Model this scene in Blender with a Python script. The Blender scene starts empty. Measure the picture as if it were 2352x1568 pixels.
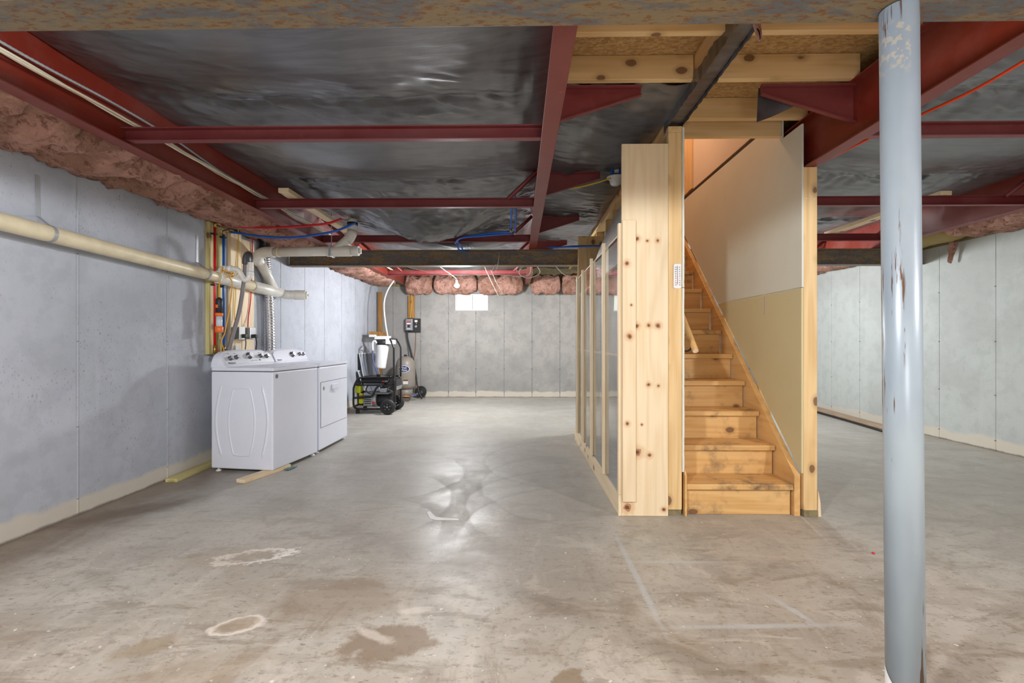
import bpy, math, random
from math import sin, cos, pi, radians as R
from mathutils import Vector, Matrix, noise
random.seed(7)
C = bpy.context.scene
COL = C.collection
# ------------------------------------------------------------------ camera, light, exposure
cam = bpy.data.cameras.new('camera'); camo = bpy.data.objects.new('camera', cam); COL.objects.link(camo)
cam.sensor_width = 36; cam.lens = 36 * 1060 / 2352; cam.clip_start = .02
camo.location = (0, 0, 1.15); camo.rotation_euler = (pi / 2, 0, math.atan(16 / 1060))
C.camera = camo
vs = C.view_settings
vs.view_transform = 'Standard'; vs.look = 'None'; vs.gamma = 1; vs.use_curve_mapping = False; vs.exposure = 1.12
W = bpy.data.worlds.new('sky'); C.world = W; W.use_nodes = True
W.node_tree.nodes['Background'].inputs[0].default_value = (.93, 1, .86, 1)
W.node_tree.nodes['Background'].inputs[1].default_value = .8


def lamp(name, loc, watt, col=(1, 1, 1), rad=.06):
    l = bpy.data.lights.new(name, 'POINT'); l.energy = watt; l.color = col; l.shadow_soft_size = rad
    o = bpy.data.objects.new(name, l); COL.objects.link(o); o.location = loc
    return o


lamp('lamp_near_left', (-1.1, -.05, 2.16), 120, (.96, .98, 1), .08)
lamp('lamp_near_right', (3.15, -.1, 2.1), 98, (.98, .98, 1), .08)
lamp('lamp_far_left', (-.985, 7.3, 1.96), 100, (.97, .98, 1), .12)
lamp('lamp_far_right', (2.65, 6.7, 1.95), 92, (.95, .99, 1), .15)
lamp('added_fill_behind_camera', (.6, -.9, .9), 34, (1, .97, .94), .35)  # added low fill to brighten joists and ceiling, not a lamp of the room
lamp('lamp_upstairs', (1.25, 4.6, 4.3), 17, (1, .64, .42), .15)


# ------------------------------------------------------------------ material helpers
class NT:
    def __init__(s, name):
        s.m = bpy.data.materials.new(name); s.m.use_nodes = True
        s.t = s.m.node_tree; s.b = s.t.nodes['Principled BSDF']; s._p = None

    def n(s, typ, ins=None, **kw):
        x = s.t.nodes.new(typ)
        for k, v in kw.items(): setattr(x, k, v)
        for k, v in (ins or {}).items(): s.put(x.inputs[k], v)
        return x

    def put(s, sock, v):
        if hasattr(v, 'is_output') or isinstance(v, bpy.types.NodeSocket): s.t.links.new(v, sock)
        elif isinstance(v, tuple) and len(v) == 3 and sock.type == 'RGBA': sock.default_value = (*v, 1)
        else: sock.default_value = v

    @property
    def pos(s):
        if s._p is None:
            tc = s.n('ShaderNodeTexCoord'); oi = s.n('ShaderNodeObjectInfo')
            k = s.n('ShaderNodeMath', {0: oi.outputs['Random'], 1: 37.0}, operation='MULTIPLY')
            s._p = s.n('ShaderNodeVectorMath', {0: tc.outputs['Object'], 1: k.outputs[0]}, operation='ADD').outputs[0]
        return s._p

    def raw(s): return s.n('ShaderNodeTexCoord').outputs['Object']

    def scale(s, v, sc): return s.n('ShaderNodeMapping', {0: v, 3: sc}).outputs[0]

    def noise(s, v, sc, det=3, rough=.55, dist=0):
        return s.n('ShaderNodeTexNoise', {0: v, 'Scale': sc, 'Detail': det, 'Roughness': rough, 'Distortion': dist}).outputs[0]

    def step(s, v, a, b, lo=0., hi=1.):
        return s.n('ShaderNodeMapRange', {0: v, 1: a, 2: b, 3: lo, 4: hi}, interpolation_type='SMOOTHSTEP').outputs[0]

    def math(s, op, a, b=0., c=0.): return s.n('ShaderNodeMath', {0: a, 1: b, 2: c}, operation=op).outputs[0]

    def mix(s, f, a, b, mode='MIX'):
        x = s.n('ShaderNodeMix', data_type='RGBA', blend_type=mode)
        s.put(x.inputs[0], f); s.put(x.inputs[6], a); s.put(x.inputs[7], b); return x.outputs[2]

    def bump(s, h, st=.3, d=.01):
        s.put(s.b.inputs['Normal'], s.n('ShaderNodeBump', {'Height': h, 'Strength': st, 'Distance': d}).outputs[0])

    def out(s, col, rough=.5, metal=0., spec=.5):
        s.put(s.b.inputs['Base Color'], col); s.put(s.b.inputs['Roughness'], rough)
        s.put(s.b.inputs['Metallic'], metal); s.put(s.b.inputs['Specular IOR Level'], spec); return s.m


def srgb(r, g, b):
    f = lambda c: (c / 255 / 12.92) if c <= 10 else ((c / 255 + .055) / 1.055) ** 2.4
    return (f(r), f(g), f(b))


def plain(name, c, rough=.5, metal=0., spec=.5, var=.12):
    t = NT(name); k = t.noise(t.pos, 9, 4)
    col = t.mix(t.step(k, .35, .7), c, tuple(x * (1 - var) for x in c))
    return t.out(col, rough, metal, spec)


def wood(name, light, dark, axis, knots=1., grain=1., dirt=0., rough=.55, kcol=(.17, .075, .035), spots=()):
    t = NT(name); al, cr = .55, 5.
    sc = [cr, cr, cr]; sc['XYZ'.index(axis)] = al
    v = t.scale(t.pos, tuple(sc))
    k = t.noise(v, 1.0, 2, .5)
    ring = t.math('SINE', t.math('MULTIPLY', k, 46.))
    fine = t.noise(t.scale(t.pos, tuple(60 if s == cr else 1.6 for s in sc)), 1, 2)
    f = t.math('ADD', t.math('MULTIPLY', ring, .16 * grain), t.math('MULTIPLY', fine, .7))
    col = t.mix(t.step(f, .05, .85), light, dark)
    blot = t.noise(t.scale(t.pos, tuple(3 if s == cr else .8 for s in sc)), 1, 3)
    col = t.mix(t.step(blot, .5, .75, 0, .45), col, tuple(x * .72 for x in dark))
    if knots:
        vk = t.scale(t.pos, tuple(10. if s == cr else 6.5 for s in sc))
        vv = t.n('ShaderNodeTexVoronoi', {0: vk, 'Scale': 1.0, 'Randomness': 1.0})
        d = t.math('ADD', vv.outputs['Distance'], t.math('MULTIPLY', t.noise(t.pos, 30, 2), .08))
        sel = t.step(t.n('ShaderNodeSeparateColor', {0: vv.outputs['Color']}).outputs[0], 1 - .5 * knots, 1 - .5 * knots + .02)
        halo = t.math('MULTIPLY', t.step(d, .48, .22), sel)
        core = t.math('MULTIPLY', t.step(d, .27, .21), sel)
        col = t.mix(t.math('MULTIPLY', halo, .5), col, tuple(x * .6 for x in dark))
        col = t.mix(t.math('MULTIPLY', core, .85), col, kcol)
    for sx, sz, sr in spots:
        sr *= 1.35
        m = t.n('ShaderNodeMapping', {0: t.raw(), 1: (-sx / sr, 0, -sz / sr), 3: (1 / sr, 0, 1 / sr)}).outputs[0]
        d = t.n('ShaderNodeVectorMath', {0: m}, operation='LENGTH').outputs[1]
        d = t.math('ADD', d, t.math('MULTIPLY', t.math('SUBTRACT', t.noise(t.pos, 40, 2), .5), .9))
        col = t.mix(t.step(d, 2.6, .9, 0, .4), col, srgb(196, 136, 76))
        col = t.mix(t.step(d, 1.05, .8, 0, .7), col, srgb(150, 92, 58))
        col = t.mix(t.step(d, .6, .4, 0, .8), col, srgb(84, 50, 36))
    if dirt:
        dd = t.noise(t.pos, 4.5, 5, .65)
        col = t.mix(t.step(dd, .5, .72, 0, dirt), col, (.06, .05, .045))
    t.bump(f, .12, .003)
    return t.out(col, rough, 0, .35)


PL, PD = srgb(236, 217, 184), srgb(226, 200, 160)        # fresh pine
OL, OD = srgb(228, 197, 147), srgb(210, 172, 116)         # older yellow framing lumber
SL, SD = srgb(226, 184, 124), srgb(206, 157, 96)          # varnished stairs
GL, GD = srgb(206, 196, 140), srgb(178, 162, 98)         # green treated lumber
M = {}
for ax in 'XYZ':
    M['pine' + ax] = wood('pine_' + ax, PL, PD, ax, 1.)
    M['old' + ax] = wood('framing_' + ax, OL, OD, ax, .8)
    M['stair' + ax] = wood('stair_wood_' + ax, SL, SD, ax, .7, 1, .5 if ax == 'X' else .15, .4)
    M['green' + ax] = wood('treated_' + ax, GL, GD, ax, .3)
M['brownZ'] = wood('brown_treated', srgb(172, 126, 70), srgb(140, 98, 48), 'Z', .5)
M['panel_board'] = wood('panel_board', PL, PD, 'Z', 0, spots=[(-0.052, 1.825, 0.012), (0.015, 1.811, 0.007), (0.082, 1.813, 0.009), (-0.055, 1.252, 0.012), (0.024, 1.255, 0.01), (0.085, 1.252, 0.013), (0.024, 0.865, 0.01), (0.087, 0.857, 0.007), (-0.021, 0.602, 0.006), (-0.047, 0.421, 0.019), (0.029, 0.401, 0.011), (-0.116, 0.057, 0.02), (0.123, 0.044, 0.01)])
M['front_strip'] = wood('front_strip', PL, PD, 'Z', 0, spots=[(-0.016, 1.56, 0.012), (0.001, 1.084, 0.014), (-0.013, 0.512, 0.01), (0.013, 1.289, 0.006)])
M['strip_y'] = wood('strip_wood_y', PL, PD, 'Y', 0)
M['strip_z'] = wood('strip_wood_z', PL, PD, 'Z', 0)
M['plate'] = wood('old_treated', srgb(140, 128, 96), srgb(112, 102, 74), 'Y', 0)
M['weathered'] = wood('weathered_wood', srgb(176, 152, 128), srgb(148, 126, 104), 'Y', .2)
M['tread'] = wood('tread_wood', SL, SD, 'X', .6, 1, .85, .45)


def concrete(name, base, warm, base_tan=True, pits=1.):
    t = NT(name); p = t.raw()
    a = t.noise(p, .9, 5, .6); b = t.noise(p, 7, 5, .65); st = t.noise(t.scale(p, (5, 5, .5)), 1, 4)
    col = t.mix(t.step(a, .42, .6), base, warm)
    col = t.mix(t.step(b, .46, .62, 0, .3), col, tuple(x * .72 for x in base))
    col = t.mix(t.step(st, .55, .8, 0, .3), col, tuple(x * 1.18 for x in base))
    fine = t.noise(p, 38, 3, .6)
    pit = t.math('MULTIPLY', t.step(t.noise(t.scale(p, (1.5, 1.5, .9)), 52, 3, .6), .61, .68, 0, 1), t.step(t.noise(p, 2.3, 2), .38, .6))
    col = t.mix(t.math('MULTIPLY', pit, .5 * pits), col, srgb(112, 102, 88))
    if base_tan:
        z = t.n('ShaderNodeSeparateXYZ', {0: p}).outputs[2]
        zz = t.math('ADD', z, t.math('MULTIPLY', t.noise(p, 3.2, 4), -.16))
        col = t.mix(t.step(zz, .06, .02, 0, .8), col, srgb(208, 200, 184))
        col = t.mix(t.step(t.math('ADD', z, t.math('MULTIPLY', b, -.03)), .008, -.012, 0, .8), col, srgb(96, 84, 72))
    t.bump(t.math('ADD', b, t.math('MULTIPLY', fine, .4)), .14, .01)
    return t.out(col, .8, 0, .3)


M['wall_left'] = concrete('concrete_left', srgb(180, 185, 195), srgb(170, 175, 184))  # all walls are one concrete; mixed light colour is put into each tint
M['wall_back'] = concrete('concrete_back', srgb(150, 149, 146), srgb(166, 163, 158), True, .8)
M['wall_right'] = concrete('concrete_right', srgb(186, 192, 190), srgb(176, 180, 178), True, .5)
M['wall_front'] = concrete('concrete_front', srgb(176, 180, 182), srgb(168, 170, 172))


def floor_mat():
    t = NT('floor_concrete'); p = t.raw()
    a = t.noise(p, .55, 5, .6, .4); b = t.noise(p, 2.6, 6, .65, .3); c = t.noise(t.scale(p, (1.2, .6, 1)), 3.2, 6, .7, 1.2)
    fine = t.noise(p, 26, 4, .7)
    col = t.mix(t.step(a, .42, .58), srgb(184, 179, 170), srgb(165, 156, 144))
    col = t.mix(t.step(b, .46, .62, 0, .5), col, srgb(152, 144, 134))
    col = t.mix(t.step(c, .52, .66, 0, .55), col, srgb(200, 192, 181))
    col = t.mix(t.step(c, .46, .34, 0, .5), col, srgb(142, 126, 108))
    col = t.mix(t.step(fine, .54, .64, 0, .4), col, srgb(124, 113, 100))
    rot = t.n('ShaderNodeMapping', {0: p, 2: (0, 0, R(-25)), 3: (1, 3.2, 1)}).outputs[0]
    stk = t.noise(rot, 2.2, 7, .72, .6)
    col = t.mix(t.step(stk, .52, .62, 0, .5), col, srgb(132, 119, 102))
    col = t.mix(t.step(stk, .46, .36, 0, .5), col, srgb(196, 189, 178))
    col = t.mix(t.step(t.noise(rot, 17, 4, .7), .60, .66, 0, .65), col, srgb(116, 104, 90))
    col = t.mix(t.step(t.noise(p, 34, 2, .5), .70, .74, 0, .8), col, srgb(222, 218, 210))
    # grey, cleaner slab towards the middle of the room
    xyz = t.n('ShaderNodeSeparateXYZ', {0: p})
    yy = t.math('ADD', xyz.outputs[1], t.math('MULTIPLY', b, 1.6))
    col = t.mix(t.step(yy, 2.6, 4.4, 0, .55), col, srgb(172, 172, 166))
    # damp brown band along the left wall
    xx = t.math('ADD', xyz.outputs[0], t.math('MULTIPLY', c, -.8))
    col = t.mix(t.step(xx, -2.72, -3.15, 0, .65), col, srgb(112, 92, 74))

    def blob(cx, cy, rx, ry, rot, colr, amt, edge=(1.0, .8), ring=False, wob=.9, nsc=7):
        nonlocal col
        m = t.n('ShaderNodeMapping', {0: p, 1: (-cx, -cy, 0)}).outputs[0]
        m = t.n('ShaderNodeMapping', {0: m, 2: (0, 0, -rot), 3: (1, 1, 1)}).outputs[0]
        m = t.n('ShaderNodeMapping', {0: m, 3: (1 / rx, 1 / ry, 0)}).outputs[0]
        d = t.n('ShaderNodeVectorMath', {0: m}, operation='LENGTH').outputs[1]
        d = t.math('ADD', d, t.math('MULTIPLY', t.math('SUBTRACT', t.noise(p, nsc, 5, .65), .5), wob))
        k = t.step(d, edge[0], edge[1])
        if ring: k = t.math('MULTIPLY', k, t.step(d, .5, .85))
        col = t.mix(t.math('MULTIPLY', k, amt), col, colr)
    dk, lt = srgb(140, 122, 102), srgb(222, 214, 204)
    blob(-.80, 2.05, .34, .22, .2, dk, .55, (1.15, .5), False, 1.5, 6)
    blob(-.50, 1.75, .2, .11, .2, srgb(128, 106, 82), .75, (1.1, .7), False, 1.9, 9)
    blob(-1.42, 2.45, .21, .085, .3, srgb(234, 230, 224), 1., (1.1, .85), True, 1.6, 22)
    blob(-1.55, 2.43, .34, .13, .3, srgb(158, 140, 120), .4, (1.2, .4), False, 1.2, 7)
    blob(-1.14, 1.86, .10, .06, .4, lt, .85, (1.1, .85), True, 1.5, 9)
    blob(-1.14, 1.86, .085, .05, .4, srgb(158, 138, 112), .5, (1.05, .8), False, .6, 14)
    blob(-.57, 1.80, .13, .03, -.5, lt, .55, (1.1, .4), False, 1.6, 16)
    blob(-.44, 1.97, .09, .028, .2, lt, .5, (1.1, .5), False, .9, 14)
    blob(-1.4, 1.72, .13, .06, .5, srgb(150, 132, 104), .6, (1.1, .5), False, 1.6, 10)
    blob(-1.0, 1.55, .30, .07, .3, lt, .5, (1.1, .5), True, 2.0, 10)
    blob(-1.15, 1.58, .3, .12, .3, srgb(150, 132, 108), .4, (1.2, .4), False, 1.5, 8)
    blob(-2.6, 3.1, .50, .14, .75, srgb(100, 82, 66), .6, (1.3, .3), False, 1.2, 5)
    blob(-.35, 2.5, .9, .3, -.45, srgb(140, 134, 126), .4, (1.3, .2), False, 1.2, 4)
    blob(.16, 1.55, .09, .05, 1.0, srgb(134, 116, 92), .8, (1.1, .8), False, 1.5, 14)
    blob(1.45, 1.72, .14, .06, .6, srgb(134, 118, 98), .7, (1.1, .5), False, 1.5, 12)
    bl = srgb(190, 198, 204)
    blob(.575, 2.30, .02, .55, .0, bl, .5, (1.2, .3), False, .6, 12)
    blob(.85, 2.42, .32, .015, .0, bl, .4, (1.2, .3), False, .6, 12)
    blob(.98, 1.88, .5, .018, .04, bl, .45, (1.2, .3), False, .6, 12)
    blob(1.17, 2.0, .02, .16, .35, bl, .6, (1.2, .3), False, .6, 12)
    # trowel arcs: sealed bands that shine, dull bands between
    rgh = t.step(b, .35, .65, .40, .53)
    lane = t.math('MULTIPLY', t.step(t.math('ABSOLUTE', t.math('ADD', xyz.outputs[0], .28)), .75, .35), t.math('MULTIPLY', t.step(xyz.outputs[1], 2.5, 3.0), t.step(xyz.outputs[1], 6.2, 5.2)))
    for cx, cy, r, w in ((.55, 2.75, 1.0, .10), (.50, 3.25, .95, .10), (.62, 3.75, 1.0, .14), (.55, 4.45, .95, .14), (-1.15, 2.75, .75, .09), (-1.25, 3.3, .85, .10), (-1.2, 4.0, .8, .12)):
        m = t.n('ShaderNodeMapping', {0: p, 1: (-cx, -cy, 0), 3: (1, 1, 0)}).outputs[0]
        d = t.n('ShaderNodeVectorMath', {0: m}, operation='LENGTH').outputs[1]
        d = t.math('ADD', d, t.math('MULTIPLY', c, .16))
        k = t.math('MULTIPLY', t.math('MULTIPLY', t.step(d, r - .01, r), t.step(d, r + w + .05, r + .04)), lane)
        rgh = t.math('ADD', rgh, t.math('MULTIPLY', k, .07))
        k2 = t.math('MULTIPLY', t.math('MULTIPLY', t.step(d, r - .012, r), t.step(d, r + .05, r + .012)), lane)
        col = t.mix(t.math('MULTIPLY', k2, .22), col, srgb(120, 116, 108))
    t.bump(t.math('ADD', t.math('MULTIPLY', b, 1.0), t.math('MULTIPLY', fine, .15)), .10, .012)
    return t.out(col, rgh, 0, .5)


M['floor'] = floor_mat()


def osb():
    t = NT('strand_board'); p = t.pos
    v = t.n('ShaderNodeTexVoronoi', {0: t.scale(p, (45, 90, 90)), 'Scale': 1.})
    k = t.n('ShaderNodeSeparateColor', {0: v.outputs['Color']}).outputs[0]
    col = t.mix(k, srgb(192, 160, 112), srgb(158, 122, 76))
    col = t.mix(t.step(t.noise(p, 60, 3), .62, .75, 0, .6), col, srgb(226, 204, 160))
    return t.out(col, .75, 0, .2)


M['osb'] = osb()


def liner_mat():
    t = NT('black_poly_liner'); p = t.pos
    w = t.noise(t.scale(p, (3, 22, 3)), 1, 5, .6, .4); w2 = t.noise(t.scale(p, (14, 5, 5)), 1.3, 4, .6); big = t.noise(p, 1.3, 4, .6, .5)
    col = t.mix(t.step(w, .4, .62), (.028, .028, .031), (.062, .062, .068))
    col = t.mix(t.step(big, .46, .6, 0, .7), col, (.10, .10, .11))
    t.bump(t.math('ADD', t.math('MULTIPLY', w, .5), t.math('MULTIPLY', w2, .25)), .22, .016)
    t.put(t.b.inputs['Coat Weight'], .6); t.put(t.b.inputs['Coat Roughness'], .24)
    return t.out(col, t.step(big, .3, .7, .34, .48), 0, 1.)


M['liner'] = liner_mat()


def red_mat(name, c, dust):
    t = NT(name); p = t.pos
    a = t.noise(p, 2.2, 5, .65); b = t.noise(p, 24, 4, .7)
    col = t.mix(t.step(a, .42, .6, 0, .7), c, dust)
    col = t.mix(t.step(b, .62, .75, 0, .45), col, srgb(140, 96, 84))
    t.bump(b, .06, .004)
    return t.out(col, t.step(a, .3, .7, .36, .52), 0, .5)


M['red'] = red_mat('red_oxide_paint', srgb(120, 40, 27), srgb(128, 64, 56))
M['redx'] = red_mat('red_oxide_channel', srgb(116, 44, 46), srgb(126, 62, 62))


def rusty():
    t = NT('mill_scale_steel'); p = t.pos
    s = t.scale(p, (2.6, 9, 9))
    a = t.noise(s, 1.6, 6, .7, .5); b = t.noise(t.scale(p, (22, 60, 60)), 1.2, 5, .7)
    col = t.mix(t.step(a, .42, .56), srgb(104, 107, 110), srgb(136, 120, 92))
    col = t.mix(t.step(b, .53, .59, 0, .85), col, srgb(126, 84, 50))
    col = t.mix(t.step(b, .43, .37, 0, .4), col, srgb(142, 132, 112))
    t.bump(b, .1, .004)
    return t.out(col, .55, .25, .4)


M['rust'] = rusty()


def post_mat():
    t = NT('grey_enamel_post'); p = t.raw()
    a = t.noise(t.scale(p, (3, 3, 1.2)), 1.5, 4)
    col = t.mix(t.step(a, .3, .7), srgb(160, 173, 182), srgb(142, 155, 168))
    s = t.noise(t.scale(p, (60, 60, 4)), 1, 4, .7); g = t.noise(t.scale(p, (14, 14, 1.6)), 1, 3)
    col = t.mix(t.math('MULTIPLY', t.step(s, .55, .60), t.step(g, .50, .58)), col, srgb(92, 66, 48))
    z = t.n('ShaderNodeSeparateXYZ', {0: p}).outputs[2]
    blot = t.math('MULTIPLY', t.step(t.noise(p, 60, 4), .5, .58), t.math('MULTIPLY', t.step(z, 1.88, 1.94), t.step(z, 2.06, 2.03)))
    x = t.n('ShaderNodeSeparateXYZ', {0: p}).outputs[0]
    col = t.mix(t.math('MULTIPLY', t.math('MULTIPLY', blot, t.step(x, .0, -.012)), .4), col, srgb(214, 198, 160))
    return t.out(col, .34, .1, .5)


M['post'] = post_mat()


def insul():
    t = NT('pink_fibreglass'); p = t.pos
    a = t.noise(p, 3.5, 5, .65, .4); b = t.noise(p, 16, 6, .7, .8); f = t.noise(t.scale(p, (60, 30, 60)), 1.5, 4, .7, 1.5)
    col = t.mix(t.step(a, .42, .58), srgb(196, 152, 138), srgb(162, 124, 106))
    col = t.mix(t.step(b, .5, .38, 0, .75), col, srgb(118, 76, 62))
    col = t.mix(t.step(f, .54, .66, 0, .5), col, srgb(222, 176, 156))
    t.bump(t.math('ADD', b, t.math('MULTIPLY', f, .5)), .7, .03)
    return t.out(col, .95, 0, .1)


M['pink'] = insul()
M['white'] = plain('white_enamel', srgb(224, 228, 240), .22, 0, .5, .02)
M['white_plastic'] = plain('white_plastic', srgb(225, 226, 226), .35, 0, .5, .04)
M['console'] = plain('pale_grey_console', srgb(206, 210, 216), .35, 0, .5, .03)
M['knob'] = plain('dark_chrome_knob', srgb(112, 113, 118), .3, .7)
M['chrome'] = plain('bright_metal', srgb(205, 206, 210), .25, .9)
M['steel'] = plain('galvanised_steel', srgb(176, 180, 184), .45, .35)
M['foil'] = plain('aluminium_foil_duct', srgb(228, 228, 230), .22, .95)
M['black'] = plain('black_rubber', srgb(38, 38, 40), .5)
M['blackgloss'] = plain('black_enamel', srgb(26, 26, 28), .28)
M['dark'] = plain('gap_shade_and_dark_wood', srgb(40, 36, 34), .8)  # painted shade in gaps, and the wood scrap's own dark colour
M['pvc'] = plain('cream_pvc', srgb(226, 214, 182), .38, 0, .5, .12)
M['pvcw'] = plain('white_pvc', srgb(224, 222, 214), .35, 0, .5, .10)
M['redpex'] = plain('red_pex', srgb(206, 22, 34), .35)
M['bluepex'] = plain('blue_pex', srgb(24, 98, 200), .35)
M['orange'] = plain('orange_plastic', srgb(240, 120, 40), .4)
M['cordorange'] = plain('orange_cord', srgb(222, 160, 40), .45)
M['brightorange'] = plain('bright_orange_cord', srgb(238, 76, 24), .45)
M['yellow'] = plain('yellow_cable', srgb(220, 184, 40), .45)
M['cream'] = plain('cream_cable', srgb(222, 212, 188), .45)
M['whitewire'] = plain('white_wire', srgb(220, 212, 200), .5)
M['lime'] = plain('lime_plastic', srgb(206, 218, 20), .4)
M['greyhose'] = plain('grey_hose', srgb(126, 120, 122), .5)
M['greybox'] = plain('grey_outlet_box', srgb(124, 128, 128), .5)
M['brass'] = plain('brass', srgb(186, 148, 84), .3, .8)
M['tank'] = plain('taupe_tank', srgb(140, 132, 122), .42)
M['navy'] = plain('navy_label', srgb(34, 44, 96), .4)
M['ink'] = plain('dark_ink', srgb(66, 70, 82), .6)
M['redink'] = plain('red_ink', srgb(206, 40, 44), .5)
M['alu'] = plain('aluminium', srgb(150, 154, 160), .45, .5)
M['screen'] = plain('insect_screen', srgb(118, 124, 136), .7)
M['blue'] = plain('blue_box', srgb(20, 96, 178), .4)
M['copper'] = plain('copper_pipe', srgb(176, 120, 76), .4, .7)
M['sheet'] = plain('grey_sheet', srgb(166, 162, 156), .4)
M['bluehose'] = plain('blue_grey_hose', srgb(92, 100, 136), .45)
M['teal'] = plain('teal_cloth', srgb(92, 134, 134), .8)
M['paint'] = plain('white_paint_flake', srgb(232, 232, 230), .6)
M['yellowfac'] = plain('kraft_facing', srgb(150, 128, 66), .6)
M['tie'] = plain('tie_grey', srgb(116, 114, 110), .9)
M['purple'] = plain('purple_marker', srgb(186, 150, 196), .7)
M['frame_grey'] = plain('pale_screen_frame', srgb(200, 202, 206), .4)
M['stone'] = plain('grey_footing', srgb(96, 94, 90), .9)


def drywall(name, c, dirty):
    t = NT(name); p = t.pos
    a = t.noise(p, 1.6, 5, .6)
    col = t.mix(t.step(a, .4, .75, 0, .6), c, dirty)
    b = t.noise(p, 6, 6, .7)
    col = t.mix(t.step(b, .68, .8, 0, .35), col, srgb(150, 132, 100))
    return t.out(col, .85, 0, .2)


M['dry'] = drywall('drywall_face', srgb(218, 219, 207), srgb(208, 208, 194))
M['drytan'] = drywall('drywall_tan_face', srgb(208, 196, 156), srgb(198, 184, 142))
M['dryup'] = drywall('upstairs_plaster', srgb(226, 214, 200), srgb(216, 204, 190))
M['gyp'] = plain('gypsum_edge', srgb(236, 238, 242), .9)


def clear(name, ior, tint, rough=.02, wave=0.):
    t = NT(name)
    t.put(t.b.inputs['Transmission Weight'], 1.0); t.put(t.b.inputs['IOR'], ior)
    if wave: t.bump(t.noise(t.scale(t.raw(), (2, 1.6, 1)), 1.3, 1), wave, .03)
    return t.out(tint, rough, 0, .5)


M['plexi'] = clear('clear_acrylic', 1.49, (.985, .985, .98), .01, .10)
M['glass'] = clear('window_glass', 1.45, (1, 1, 1), 0.)
M['clearplastic'] = plain('frosted_lens', srgb(214, 216, 222), .25)


def emit(name, c, s):
    t = NT(name); t.put(t.b.inputs['Emission Color'], c); t.put(t.b.inputs['Emission Strength'], s); return t.out(c)


M['bulb'] = emit('lit_bulb', (1, 1, 1), 60.)


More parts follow.
